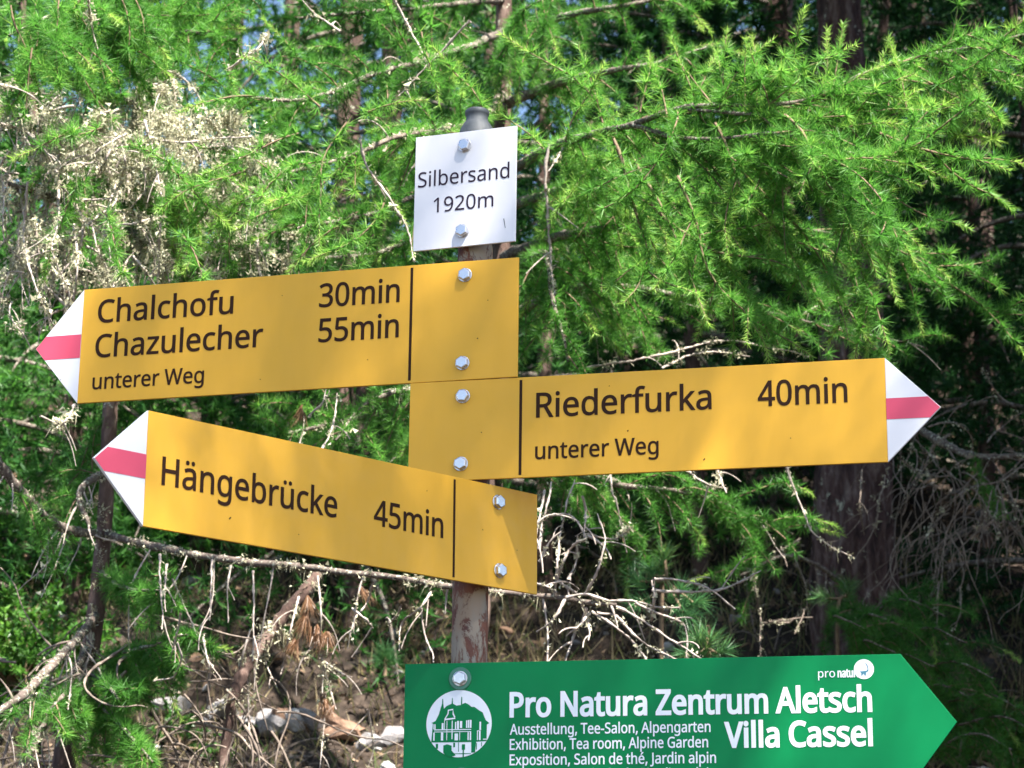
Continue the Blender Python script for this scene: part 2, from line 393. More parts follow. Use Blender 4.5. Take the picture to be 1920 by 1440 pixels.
# ------------------------------------------------------------------ lettering
GLYPHS = {
    ',': (263, '188,103 166,28 136,-51 104,-126 40,-126 59,-47 76,38 89,114 181,114'),
    '-': (316, '39,225 39,301 276,301 276,225'),
    '0': (561, '513,351 500,199 483,137 459,86 427,45 387,15 338,-4 279,-10 208,1 150,33 105,86 73,157 54,246 48,351 54,456 71,545 101,616 145,668 204,700 279,711 351,700 410,668 455,616 487,545 506,456;134,351 138,263 149,191 167,135 195,96 232,72 279,64 327,72 364,95 392,135 411,191 422,263 425,351 422,439 411,510 392,566 364,605 327,629 279,637 232,629 195,605 167,566 149,510 138,439'),
    '1': (561, '348,0 264,0 264,489 264,537 266,574 268,610 239,583 207,556 132,495 87,553 276,700 348,700'),
    '2': (561, '510,0 47,0 47,72 230,257 320,351 375,432 388,473 393,519 385,569 359,606 319,629 270,636 222,632 180,619 101,570 55,627 115,670 187,699 270,710 331,704 382,687 424,660 455,623 475,577 481,524 476,470 459,421 432,373 396,326 302,226 156,82 156,78 510,78'),
    '3': (561, '483,536 479,492 466,455 444,424 415,399 380,381 338,369 338,365 412,347 464,312 495,262 505,199 498,142 476,91 440,48 389,17 321,-3 236,-10 134,-1 44,28 44,109 139,75 237,63 318,72 373,100 404,143 415,201 409,241 392,272 363,295 325,312 276,321 219,325 151,325 151,398 220,398 273,402 316,415 350,435 375,461 390,494 395,530 387,576 361,609 320,630 268,637 200,630 144,609 91,578 48,637 90,665 141,688 200,704 267,710 362,698 430,661 470,605'),
    '4': (561, '541,159 439,159 439,0 356,0 356,159 21,159 21,232 350,704 439,704 439,236 541,236;356,457 356,503 358,543 359,579 361,612 357,612 337,572 315,535 105,236 356,236'),
    '5': (561, '270,429 337,423 394,405 441,375 476,335 498,284 505,224 497,156 474,99 435,52 384,18 319,-3 243,-10 142,0 62,28 62,110 148,76 244,64 293,68 335,80 369,100 395,130 411,168 417,215 406,275 375,320 320,348 241,357 178,352 122,342 78,370 105,700 456,700 456,622 178,622 162,419 207,425'),
    '9': (561, '510,401 501,282 473,170 448,121 416,77 375,41 324,13 262,-4 188,-10 143,-7 100,0 100,74 141,64 186,61 249,66 300,83 340,110 371,145 393,187 409,235 423,343 417,343 379,302 325,273 250,262 194,268 145,287 104,317 74,359 55,411 49,474 56,542 77,600 110,647 155,681 209,703 273,710 321,705 366,691 406,667 441,633 470,590 492,537 505,474;273,637 217,627 173,597 144,546 134,475 143,414 167,368 209,339 269,329 313,334 350,349 381,370 403,397 418,427 423,458 413,521 385,579 338,622 308,633'),
    'A': (626, '534,0 450,217 173,217 89,0 0,0 274,703 353,703 625,0;345,507 335,535 322,578 312,612 301,572 291,535 281,507 202,295 424,295'),
    'C': (620, '395,632 342,628 294,613 252,590 218,557 190,517 170,468 157,412 153,350 160,269 180,200 213,144 260,102 320,76 394,68 481,75 562,95 562,19 481,-3 381,-10 283,1 203,34 140,88 96,160 69,248 60,351 65,427 82,496 109,557 147,610 194,652 252,684 319,703 396,710 500,699 589,669 554,594 482,621'),
    'E': (545, '486,0 95,0 95,700 486,700 486,623 183,623 183,404 469,404 469,327 183,327 183,77 486,77'),
    'G': (714, '399,370 641,370 641,26 526,-1 395,-10 295,1 212,34 146,87 99,158 69,247 60,350 71,452 103,540 156,612 227,665 316,699 423,710 534,699 631,669 598,592 514,621 418,632 340,624 275,598 222,556 183,500 160,431 152,350 159,271 179,202 214,145 264,102 331,76 416,67 494,72 553,83 553,291 399,291'),
    'H': (726, '630,0 542,0 542,326 183,326 183,0 95,0 95,700 183,700 183,404 542,404 542,700 630,700'),
    'J': (268, '-4,-186 -45,-183 -76,-174 -76,-99 -43,-106 -6,-109 41,-99 61,-86 76,-65 87,-35 90,4 90,700 178,700 178,11 173,-51 156,-100 129,-138 92,-165 48,-181'),
    'N': (745, '650,0 547,0 173,581 169,581 172,528 175,462 176,391 176,0 95,0 95,700 197,700 571,121 575,121 572,168 569,236 568,305 568,700 650,700'),
    'P': (593, '280,700 399,687 480,646 527,581 543,494 529,411 510,374 482,340 445,312 396,291 336,277 264,273 183,273 183,0 95,0 95,700;273,625 183,625 183,348 254,348 315,352 365,362 403,381 430,408 447,444 452,490 441,549 409,591 353,616'),
    'R': (610, '288,700 368,694 432,678 481,650 516,612 536,562 543,501 538,450 523,408 499,374 470,349 403,314 595,0 492,0 323,289 183,289 183,0 95,0 95,700;283,624 183,624 183,364 288,364 362,372 413,398 442,439 452,497 447,538 434,571 411,594 378,611 336,620'),
    'S': (538, '492,187 485,129 462,81 425,42 375,14 314,-4 242,-10 167,-6 102,5 50,24 50,108 138,79 246,67 294,70 333,80 364,97 386,120 400,147 404,179 400,211 389,237 369,260 339,281 239,324 160,359 104,403 70,459 59,531 66,583 87,627 121,662 166,688 220,704 282,710 388,699 475,671 448,595 369,622 280,632 240,629 207,620 181,604 163,584 152,559 148,530 152,498 163,472 182,449 211,429 301,389 405,341 443,312 470,278 487,237'),
    'T': (545, '317,0 228,0 228,623 10,623 10,700 534,700 534,623 317,623'),
    'V': (588, '588,700 338,0 250,0 0,700 92,700 250,251 269,196 283,146 294,98 305,146 320,197 338,253 495,700'),
    'W': (912, '899,700 713,0 624,0 487,459 475,501 465,542 456,576 452,597 449,576 441,542 431,500 419,456 286,0 197,0 12,700 104,700 213,273 224,228 233,185 240,144 246,106 252,146 261,189 272,233 283,277 407,700 498,700 626,275 639,229 650,184 658,143 665,106 673,157 684,214 699,274 807,700'),
    'Z': (561, '523,0 37,0 37,67 406,622 49,622 49,700 513,700 513,633 144,78 523,78'),
    'a': (550, '282,534 366,524 425,492 459,437 471,358 471,0 408,0 391,75 387,75 341,27 286,-1 211,-10 166,-6 126,7 92,28 67,58 50,98 45,146 61,216 107,267 185,300 297,314 386,317 386,348 379,404 358,439 324,458 277,465 199,452 129,425 103,489 184,521;308,254 225,244 172,223 144,189 134,145 141,107 161,80 192,65 230,60 291,69 341,97 374,143 385,210 385,257'),
    'b': (603, '170,564 168,501 165,456 170,456 196,487 231,512 276,529 332,534 421,517 490,466 534,381 549,263 542,180 522,112 490,59 446,21 393,-2 332,-10 276,-4 231,13 196,37 170,67 163,67 145,0 83,0 83,745 170,745;318,463 268,457 229,442 202,415 183,377 173,327 170,266 170,262 178,176 201,113 247,75 320,62 381,75 425,114 451,177 460,264 451,350 425,413 381,450'),
    'c': (471, '294,-10 228,-3 170,19 122,55 85,107 62,175 54,260 62,348 86,418 124,470 174,507 233,528 300,535 377,527 438,507 412,435 357,452 298,460 250,454 211,437 181,409 160,371 147,321 143,261 147,203 160,154 181,115 210,87 247,70 293,65 369,74 429,95 429,19 371,-2'),
    'd': (603, '270,-10 181,7 113,58 69,143 54,262 69,381 113,466 182,518 271,535 342,525 395,497 433,458 439,458 436,496 433,535 433,745 520,745 520,0 450,0 437,71 433,71 395,30 342,1;283,62 354,73 400,107 426,165 434,245 434,261 426,347 402,411 356,451 282,464 221,450 178,408 152,344 143,260 152,176 178,114 222,75'),
    'e': (553, '286,535 349,528 402,506 445,470 477,423 496,365 503,298 503,246 143,246 156,168 189,110 241,75 311,64 400,73 479,100 479,25 400,-1 307,-10 237,-2 175,21 124,58 86,111 62,178 54,259 61,339 83,407 118,462 164,502 221,527;285,465 230,455 188,425 159,378 145,315 413,315 409,357 399,393 382,423 357,446 325,460'),
    'f': (337, '325,459 193,459 193,0 107,0 107,459 15,459 15,499 107,528 107,559 112,620 127,669 152,705 185,730 227,745 277,750 335,745 379,732 357,665 321,675 278,679 241,672 214,650 198,613 193,560 193,525 325,525'),
    'g': (603, '270,535 319,530 363,516 402,491 434,456 439,456 451,525 520,525 520,-9 513,-77 494,-134 462,-178 417,-210 358,-229 284,-235 180,-227 95,-202 95,-123 182,-153 289,-164 350,-154 396,-124 425,-77 434,-16 434,5 435,39 437,70 433,70 403,35 365,10 321,-5 271,-10 180,8 111,62 68,148 54,262 68,374 111,461 180,517;281,463 241,457 206,439 179,410 159,371 147,321 143,261 152,175 179,112 223,74 283,61 352,71 378,84 399,103 426,160 435,241 435,262 431,326 419,377 398,416 369,442 330,458'),
    'h': (606, '170,526 168,488 165,453 171,453 213,498 270,525 334,534 393,529 441,514 478,489 505,452 521,403 526,342 526,0 441,0 441,336 434,392 413,431 376,455 324,463 271,457 231,441 203,413 184,376 173,329 170,272 170,0 83,0 83,745 170,745'),
    'i': (253, '170,525 170,0 83,0 83,525;127,723 162,709 174,692 177,668 174,644 162,626 127,613 108,616 91,626 80,644 76,668 80,692 91,709 108,719'),
    'k': (524, '169,356 167,315 165,271 169,271 186,293 210,323 231,348 399,525 500,525 287,301 515,0 411,0 228,245 169,193 169,0 83,0 83,745 169,745'),
    'l': (253, '170,0 83,0 83,745 170,745'),
    'm': (917, '660,535 738,524 793,490 826,430 837,342 837,0 752,0 752,338 745,392 726,431 693,455 645,463 580,452 536,419 511,364 503,290 503,0 418,0 418,338 406,407 391,432 371,449 344,459 310,463 262,457 226,441 200,414 183,376 173,329 170,273 170,0 83,0 83,525 153,525 166,454 171,454 211,500 265,526 325,535 381,530 427,514 462,486 486,447 491,447 522,486 563,514 610,530'),
    'n': (606, '336,535 419,524 478,490 514,430 526,342 526,0 441,0 441,336 434,392 413,431 376,455 324,463 250,450 203,414 178,354 170,273 170,0 83,0 83,525 153,525 166,454 171,454 214,500 272,526'),
    'o': (593, '540,264 536,202 523,148 502,101 474,62 439,31 397,8 348,-5 295,-10 245,-5 199,8 158,31 123,62 94,101 72,148 58,202 54,264 61,344 83,411 119,464 168,503 228,527 298,535 365,527 424,503 473,464 509,411 532,344;143,264 147,206 159,156 180,116 210,86 249,68 297,62 345,68 384,86 414,116 435,156 447,206 451,264 447,322 434,371 413,410 384,439 345,457 296,463 227,450 179,410 152,347'),
    'p': (603, '333,535 421,518 490,468 534,383 549,264 542,181 522,113 490,60 447,21 394,-2 332,-10 261,1 207,29 170,67 164,67 168,25 170,-20 170,-235 83,-235 83,525 154,525 166,454 170,454 207,495 260,525;318,463 270,458 232,443 204,418 185,382 174,337 170,280 170,264 173,204 183,154 202,114 230,85 269,68 320,62 363,68 399,88 425,119 445,160 456,209 460,265 451,346 425,409 381,449'),
    'r': (405, '328,535 360,534 390,529 379,450 351,455 323,457 265,444 216,408 182,353 170,280 170,0 83,0 83,525 154,525 164,429 168,429 208,483 262,521 294,532'),
    's': (470, '425,145 419,98 400,60 369,30 327,8 276,-5 216,-10 121,-1 51,24 51,102 127,73 218,60 274,65 313,81 335,106 342,137 331,173 293,204 213,239 125,278 93,300 70,325 55,357 50,396 64,455 104,499 167,526 247,535 337,526 415,500 385,431 316,455 241,465 194,460 160,448 139,427 132,401 145,364 188,335 268,301 353,263 384,241 407,215 421,184'),
    't': (354, '259,61 299,64 332,72 332,6 293,-5 244,-10 205,-6 168,4 137,24 112,54 96,96 90,153 90,459 16,459 16,500 91,534 125,646 176,646 176,525 328,525 328,459 176,459 176,155 182,113 200,84 226,67'),
    'u': (606, '523,525 523,0 452,0 439,70 435,70 392,25 334,-1 269,-10 211,-5 163,10 126,36 99,73 83,121 77,181 77,525 165,525 165,187 172,132 193,93 229,70 281,62 334,67 374,84 403,111 422,149 433,196 436,252 436,525'),
    'x': (519, '208,269 26,525 125,525 260,327 394,525 491,525 310,269 501,0 403,0 260,210 115,0 18,0'),
    'z': (461, '423,0 38,0 38,57 321,459 55,459 55,525 416,525 416,461 137,67 423,67'),
    'ä': (550, '282,534 366,524 425,492 459,437 471,358 471,0 408,0 391,75 387,75 341,27 286,-1 211,-10 166,-6 126,7 92,28 67,58 50,98 45,146 61,216 107,267 185,300 297,314 386,317 386,348 379,404 358,439 324,458 277,465 199,452 129,425 103,489 184,521;308,254 225,244 172,223 144,189 134,145 141,107 161,80 192,65 230,60 291,69 341,97 374,143 385,210 385,257;138,668 142,690 152,704 184,716 217,704 227,690 230,668 227,646 217,631 184,619 152,631 142,646;323,668 326,690 336,704 368,716 400,704 410,690 414,668 410,646 400,631 368,619 336,631 326,646'),
    'è': (553, '286,535 349,528 402,506 445,470 477,423 496,365 503,298 503,246 143,246 156,168 189,110 241,75 311,64 400,73 479,100 479,25 400,-1 307,-10 237,-2 175,21 124,58 86,111 62,178 54,259 61,339 83,407 118,462 164,502 221,527;285,465 230,455 188,425 159,378 145,315 413,315 409,357 399,393 382,423 357,446 325,460;255,751 282,702 316,650 349,606 349,594 291,594 254,627 213,667 177,708 152,741 152,751'),
    'é': (553, '286,535 349,528 402,506 445,470 477,423 496,365 503,298 503,246 143,246 156,168 189,110 241,75 311,64 400,73 479,100 479,25 400,-1 307,-10 237,-2 175,21 124,58 86,111 62,178 54,259 61,339 83,407 118,462 164,502 221,527;285,465 230,455 188,425 159,378 145,315 413,315 409,357 399,393 382,423 357,446 325,460;425,741 399,708 362,667 322,627 284,594 227,594 227,606 259,650 293,702 321,751 425,751'),
    'ü': (606, '523,525 523,0 452,0 439,70 435,70 392,25 334,-1 269,-10 211,-5 163,10 126,36 99,73 83,121 77,181 77,525 165,525 165,187 172,132 193,93 229,70 281,62 334,67 374,84 403,111 422,149 433,196 436,252 436,525;166,668 169,690 179,704 212,716 244,704 254,690 258,668 254,646 244,631 212,619 179,631 169,646;350,668 353,690 363,704 395,716 427,704 438,690 441,668 438,646 427,631 395,619 363,631 353,646'),
}


def offset_poly(P, d):
    """push a closed contour outward from the ink by d (outer contours run clockwise, holes the other way)"""
    P = np.asarray(P, float)
    keep = np.linalg.norm(P - np.roll(P, 1, 0), axis=1) > 1e-7
    P = P[keep]
    e = unit(np.roll(P, -1, 0) - P)
    n = np.stack([-e[:, 1], e[:, 0]], 1)
    n0 = np.roll(n, 1, 0)
    s = n + n0
    k = 2.0 / np.maximum((s * s).sum(1), 0.9)
    return P + s * (k[:, None] * d)

def fill_mesh(name, contours):
    cu = bpy.data.curves.new(name, 'CURVE')
    cu.dimensions = '2D'
    cu.fill_mode = 'BOTH'
    for P in contours:
        s = cu.splines.new('POLY')
        s.points.add(len(P) - 1)
        for q, p in zip(s.points, P):
            q.co = (p[0] * 1000, p[1] * 1000, 0, 1)
        s.use_cyclic_u = True
    o = bpy.data.objects.new(name, cu)
    COL.objects.link(o)
    dg = bpy.context.evaluated_depsgraph_get()
    me = bpy.data.meshes.new_from_object(o.evaluated_get(dg))
    bpy.data.objects.remove(o)
    bpy.data.curves.remove(cu)
    me.name = name
    me.transform(Matrix.Scale(0.001, 4))
    return me

def glyph_groups(text, contours):
    k, res = 0, []
    for ch in text:
        if ch != ' ':
            n_ = GLYPHS[ch][1].count(';') + 1
            res.append(contours[k:k + n_]); k += n_
    return res

def ink_mesh(groups):
    """triangulate every glyph (constrained Delaunay) and keep the triangles inside its outline"""
    V, F = [], []
    for cs in groups:
        pts, ed = [], []
        for P in cs:
            k = len(pts)
            pts += [Vector((p[0] * 1000, p[1] * 1000)) for p in P]
            ed += [(k + i, k + (i + 1) % len(P)) for i in range(len(P))]
        vo, _, fo, *_r = delaunay_2d_cdt(pts, ed, [], 0, 1e-5)
        vo = np.array([(v_[0], v_[1]) for v_ in vo])
        A_ = np.concatenate([np.array(P) * 1000 for P in cs]); B_ = np.concatenate([np.roll(np.array(P) * 1000, -1, 0) for P in cs])
        k = len(V)
        V += [(x / 1000, y / 1000, 0) for x, y in vo]
        for f in fo:
            c = vo[list(f)].mean(0)
            up = (A_[:, 1] <= c[1]) & (B_[:, 1] > c[1]); dn = (A_[:, 1] > c[1]) & (B_[:, 1] <= c[1])
            cr = (B_[:, 0] - A_[:, 0]) * (c[1] - A_[:, 1]) - (c[0] - A_[:, 0]) * (B_[:, 1] - A_[:, 1])
            if (up & (cr > 0)).sum() - (dn & (cr < 0)).sum() < 0:
                F.append(tuple(k + i for i in f))
    me = bpy.data.meshes.new('lettering')
    me.from_pydata(V, [], F); me.update()
    return me

def lettering(parent, text, x0, x1, y, cap, mat, bold=0.018, spacing=0, z=0.0006, slope=0.0):
    """one line of print in the sign's own plane: from x0 to x1 mm, baseline y mm, cap height mm"""
    pen, cs, lo, hi = 0.0, [], 1e9, -1e9
    for ch in text:
        if ch == ' ':
            pen += 250; continue
        adv, data = GLYPHS[ch]
        for c in data.split(';'):
            P = np.array([[float(q) for q in p.split(',')] for p in c.split()])
            P[:, 0] += pen
            lo, hi = min(lo, P[:, 0].min()), max(hi, P[:, 0].max())
            cs.append(P)
        pen += adv + spacing
    sx, sy = (x1 - x0) / (hi - lo), cap / 700.0
    out = []
    for P in cs:
        Q = np.stack([(P[:, 0] - lo) * sx, P[:, 1] * sy], 1)
        a = 0.5 * np.sum(P[:, 0] * np.roll(P[:, 1], -1) - np.roll(P[:, 0], -1) * P[:, 1])
        Q = offset_poly(Q, bold * cap)
        Q[:, 1] += Q[:, 0] * slope
        out.append((Q + [x0, y]) / 1000.0)
    me = ink_mesh(glyph_groups(text, out))
    o = link('lettering', me, mat, parent)
    o.location = (0, 0, z)
    return o

# ------------------------------------------------------------------ signs
def turned(name, o, th, ti):
    """Empty at a board's lower left corner: local x along the board, y up it, z out of its face"""
    a = Vector((math.cos(th) * math.cos(ti), math.sin(th) * math.cos(ti), math.sin(ti)))
    w = Vector((-math.sin(ti) * math.cos(th), -math.sin(ti) * math.sin(th), math.cos(ti)))
    n = a.cross(w)
    e = empty(name, (0, 0, 0))
    mm = Matrix.Identity(4)
    for i in range(3):
        mm[i][0], mm[i][1], mm[i][2] = a[i], w[i], n[i]
    mm[0][3], mm[1][3], mm[2][3] = o[0], o[1], o[2] + CAM_Z
    e.matrix_world = mm
    return e

def prism(name, poly, z0, z1, mat, parent, bevel=0.0):
    """flat sheet with the given outline (mm), its face at z1 (m), edges slightly rounded"""
    bm = bmesh.new()
    vs_ = [bm.verts.new((p[0] / 1000, p[1] / 1000, z0)) for p in poly]
    f = bm.faces.new(vs_)
    bm.normal_update()
    if f.normal.z > 0:
        f.normal_flip()
    r = bmesh.ops.extrude_face_region(bm, geom=[f])
    for v_ in r['geom']:
        if isinstance(v_, bmesh.types.BMVert):
            v_.co.z = z1
    bmesh.ops.recalc_face_normals(bm, faces=bm.faces)
    if bevel:
        ed = [e for e in bm.edges if abs(e.verts[0].co.z - z1) < 1e-7 and abs(e.verts[1].co.z - z1) < 1e-7]
        bmesh.ops.bevel(bm, geom=ed, offset=bevel, segments=2, affect='EDGES', profile=0.5)
    me = bpy.data.meshes.new(name)
    bm.to_mesh(me); bm.free()
    return link(name, me, mat, parent)

def sheet(name, poly, z, mat, parent):
    me = fill_mesh(name, [np.array(poly) / 1000.0])
    o = link(name, me, mat, parent)
    o.location = (0, 0, z)
    return o

def ring_mesh(name, rings, sides, phase=0.0):
    """lathe about z from (radius, z) rings, closed on top"""
    V, F = [], []
    for (r_, z_) in rings:
        for k in range(sides):
            t = phase + 2 * math.pi * k / sides
            V.append((r_ * math.cos(t), r_ * math.sin(t), z_))
    for i in range(len(rings) - 1):
        for k in range(sides):
            a, b_ = i * sides + k, i * sides + (k + 1) % sides
            F.append((a, b_, b_ + sides, a + sides))
    F.append(tuple((len(rings) - 1) * sides + k for k in range(sides)))
    me = bpy.data.meshes.new(name)
    me.from_pydata(V, [], F)
    me.update()
    return me

BOLT = ring_mesh('bolt', [(0.0100, 0.0), (0.0100, 0.0052), (0.0090, 0.0064), (0.0078, 0.0068)], 6)
WASHER = ring_mesh('washer', [(0.0108, 0.0), (0.0108, 0.0009), (0.0102, 0.0012)], 24)
RING = ring_mesh('clear_washer', [(0.0165, 0.0), (0.0165, 0.0008), (0.0158, 0.0014)], 32)

def bolts(parent, spots, clear=False):
    for i, (x, y) in enumerate(spots):
        b_ = link('bolt', BOLT, M['steel'], parent)
        z = 0.0011 if not clear else 0.0024
        b_.location = (x / 1000, y / 1000, z)
        b_.rotation_euler = (0, 0, random.uniform(0, 1.05))
        wsh = link('washer', WASHER, M['steel'], b_)
        wsh.location = (0, 0, -0.0010)
        if clear:
            rg = link('clear_washer', RING, M['washer'], b_)
            rg.location = (0, 0, -0.0022)

TH = 0.004
def arrow_board(o, th, ti, L, H, tip, side, label, stripe, divider, spots, lines):
    e = turned('direction_sign', o, th, ti)
    tag(e, label, 'sign', 'yellow hiking signs on the pole')
    prism('panel', [(0, 0), (L, 0), (L, H), (0, H)], -TH, 0, M['yellow'], e, 0.0006)
    x0 = 0 if side < 0 else L
    g = 0.15
    s0, s1 = stripe
    d = lambda yy: tip * (1 - abs(yy - H / 2) / (H / 2))
    prism('arrow_tip', [(x0 + side * g, 0), (x0 + side * tip, H / 2), (x0 + side * g, H)], -TH, -0.00005, M['white'], e, 0.0006)
    sheet('red_stripe', [(x0 + side * g, s0), (x0 + side * (d(s0) - .8), s0), (x0 + side * (tip - .9), H / 2), (x0 + side * (d(s1) - .8), s1), (x0 + side * g, s1)], 0.0004, M['red'], e)
    sheet('divider_line', [(divider - 2.1, 4), (divider + 2.1, 4), (divider + 2.1, H - 4), (divider - 2.1, H - 4)], 0.0004, M['ink'], e)
    bolts(e, spots)
    for ln in lines:
        lettering(e, *ln, M['ink'])
    return e

sign_top = arrow_board((-0.6688, 3.3624, 0.8743), -0.2664, -0.0019, 701.1, 183.2, 76.4, -1,
    'yellow arrow sign pointing left reading Chalchofu and Chazulecher, directly under the white plate', (72.8, 110.6), 536,
    [(619, 161.4), (617.3, 25.5)],
    [('Chalchofu', 26.6, 250.5, 127.5, 36.2), ('Chazulecher', 25.8, 301, 71.6, 36.2), ('unterer Weg', 24.5, 208, 20.8, 24.5),
     ('30min', 390.5, 517, 127.5, 36.2), ('55min', 391.5, 517, 72.4, 36.2)])
sign_mid = arrow_board((-0.1507, 3.2195, 0.7225), -0.2447, -0.0027, 694.1, 150, 75.1, 1,
    'yellow arrow sign pointing right reading Riederfurka 40min', (60.8, 91.0), 168.5,
    [(81, 126), (79.8, 24.2)],
    [('Riederfurka', 192.2, 447.8, 88.5, 36.2), ('40min', 515.3, 640.3, 88.7, 36.2), ('unterer Weg', 191.2, 371.2, 26.3, 24.5)])
sign_low = arrow_board((-0.4581, 2.7644, 0.5614), 0.7827, 0.0064, 702, 149, 78.3, -1,
    'yellow arrow sign turned towards the path reading Hängebrücke 45min', (60.5, 91.8), 533.5,
    [(620, 125), (624, 25)],
    [('Hängebrücke', 25, 315, 57.2, 35.8, M['ink'])[:5], ('45min', 382.5, 511.7, 57.4, 35.0)])

def fleck(parent, x, y, l, a, w=1.1):
    """dead midge or splash of dirt stuck to the face"""
    c, s = math.cos(a), math.sin(a)
    pts = [(-l, 0), (-l * .3, w), (l * .6, w * .7), (l, 0), (l * .5, -w * .8), (-l * .5, -w * .6)]
    sheet('dirt_fleck', [(x + c * u - s * v_, y + s * u + c * v_) for u, v_ in pts], 0.0004, M['ink'], parent)
for par, spots in ((sign_top, ((640, 62, 1.2, .3), (470, 40, .7, 1), (330, 150, .6, .5), (-30, 40, .8, 0), (655, 120, .7, 2), (300, 20, .6, 1))),
                   (sign_mid, ((327, 62, 1.6, 1.2), (437, 15, 2.2, .9), (560, 40, .7, 0), (110, 70, .8, 1), (300, 130, .6, 2))),
                   (sign_low, ((135, 30, 2.6, .8), (590, 80, .9, 0), (660, 60, .7, 1), (250, 25, .6, 1), (480, 120, .7, 2)))):
    for sp_ in spots:
        fleck(par, *sp_)

# white place-name plate
e = turned('place_name_plate', (-0.1509, 3.2268, 1.0802), -0.3428, -0.0046)
tag(e, 'small white plate reading Silbersand 1920m at the top of the pole', 'sign')
prism('panel', [(0, 0), (163.2, 0), (163.2, 182.9), (0, 182.9)], -0.003, 0, M['white'], e, 0.0006)
bolts(e, [(80.4, 160.2), (79.3, 24.2)])
lettering(e, 'Silbersand', 5.8, 152.5, 100.9, 23.9, M['ink_plate'], 0.004)
lettering(e, '1920m', 32, 127.7, 58.1, 23.3, M['ink_plate'], 0.004)
sheet('scratch', [(144, 37), (145.4, 37), (147.8, 22), (146.9, 22)], 0.0005, M['cap'], e)

# green information arrow
e = turned('information_sign', (-0.1485, 3.2158, 0.2689), -0.1986, 0.0013)
tag(e, 'green arrow sign pointing right with white lettering and a round villa emblem', 'sign')
GH = 187.4
prism('panel', [(0, 0), (697.7, 0), (769.7, GH / 2), (697.7, GH), (0, GH)], -TH, 0, M['green'], e, 0.0006)
bolts(e, [(80.8, 165), (84.4, 24)], True)
lettering(e, 'Pro Natura Zentrum Aletsch', 154, 655.6, 110.2, 33.2, M['white_print'], 0.042)
lettering(e, 'Villa Cassel', 456, 655, 63.8, 33.2, M['white_print'], 0.042)
for t_, x1, y_ in (('Ausstellung, Tee-Salon, Alpengarten', 435.4, 85.0), ('Exhibition, Tea room, Alpine Garden', 431.7, 64.0),
                   ('Exposition, Salon de thé, Jardin alpin', 442.3, 42.6), ('Esposizione, Sala da tè, Giardino alpino', 452, 21.2)):
    lettering(e, t_, 153.6, x1, y_, 14.6, M['white_print'], 0.020)
EX, EY, ES = 80.0, 101.6, 47.2 / 520
def em(pts):
    return [(EX + (x - 682) * ES, EY - (y - 745) * ES) for x, y in pts]
def rect(x0, y0, x1, y1):
    return [(x0, y0), (x1, y0), (x1, y1), (x0, y1)]
disc = sheet('emblem', [(EX + 47.2 * math.cos(2 * math.pi * k / 72), EY + 47.2 * math.sin(2 * math.pi * k / 72)) for k in range(72)], 0.0005, M['white_print'], e)
roof = [(245, 730), (310, 700), (360, 600), (395, 480), (410, 430), (411, 358), (424, 358), (428, 430), (440, 512), (480, 470), (562, 436), (567, 345), (578, 345),
        (582, 436), (640, 466), (712, 456), (716, 332), (728, 332), (731, 445), (780, 424), (830, 450), (880, 490), (925, 490), (1000, 545), (1060, 580), (1080, 635),
        (1110, 700), (1165, 745), (1128, 765), (1125, 1000), (1130, 1020), (960, 1030), (945, 1195), (885, 1195), (882, 1032), (245, 1032), (268, 740)]
def green_on(poly, nm='villa_print'):
    o = sheet(nm, em(poly), 0.0004, M['green'], disc); return o
def white_on(poly):
    o = sheet('timber_print', em(poly), 0.0008, M['white_print'], disc); return o
green_on(roof)
for p in (rect(320, 1055, 356, 1130), [(440, 1190), (440, 1080), (500, 1062), (572, 1085), (572, 1160), (640, 1235), (560, 1262), (470, 1225)], rect(598, 1040, 626, 1110),
          rect(735, 1065, 785, 1150), rect(676, 1036, 686, 1180), rect(960, 1050, 972, 1150), rect(1040, 1040, 1052, 1100), rect(560, 1205, 880, 1216), rect(748, 1150, 768, 1262)):
    green_on(p)
for p in (rect(278, 752, 292, 830), rect(298, 752, 312, 830), rect(288, 832, 880, 846), rect(288, 866, 880, 876), rect(278, 880, 300, 1005), rect(410, 735, 440, 830), rect(400, 880, 436, 1005),
          rect(450, 690, 460, 830), rect(488, 700, 498, 1000), rect(570, 700, 584, 985), rect(622, 720, 642, 830), rect(655, 705, 684, 830), rect(618, 900, 672, 1005), rect(694, 880, 704, 1005),
          rect(700, 708, 736, 815), rect(798, 698, 818, 815), rect(826, 694, 850, 815), rect(858, 692, 884, 815), rect(824, 880, 842, 1005), rect(858, 876, 880, 1005),
          rect(1010, 722, 1036, 850), rect(972, 858, 1032, 868), rect(974, 868, 986, 1005), rect(1004, 868, 1030, 1005), [(450, 695), (452, 668), (625, 652), (625, 672)],
          [(450, 672), (500, 590), (505, 530), (590, 515), (585, 535), (520, 545), (515, 598), (468, 672)], [(585, 520), (600, 590), (626, 640), (610, 655), (580, 600)], rect(1070, 985, 1125, 1000)):
    white_on(p)
# small logo
lettering(e, 'pro', 585, 608, 157.0, 11.4, M['white_print'], 0.0)
lettering(e, 'natura', 612.0, 642, 157.0, 11.4, M['white_print'], 0.04)
LX, LY, LS = 647.5, 167.4, 13.6 / 225
logo = sheet('logo_disc', [(LX + 13.6 * math.cos(2 * math.pi * k / 48), LY + 13.6 * math.sin(2 * math.pi * k / 48)) for k in range(48)], 0.0005, M['white_print'], e)
sheet('animal_print', [(LX + (x - 1405) * LS, LY - (y - 440) * LS) for x, y in
      [(1312, 490), (1470, 474), (1490, 440), (1482, 390), (1460, 335), (1428, 298), (1468, 318), (1496, 370), (1510, 440), (1502, 492), (1452, 516), (1446, 588), (1418, 586), (1402, 542), (1372, 560), (1366, 590), (1346, 586), (1344, 528)]],
      0.0004, M['blue_print'], logo)

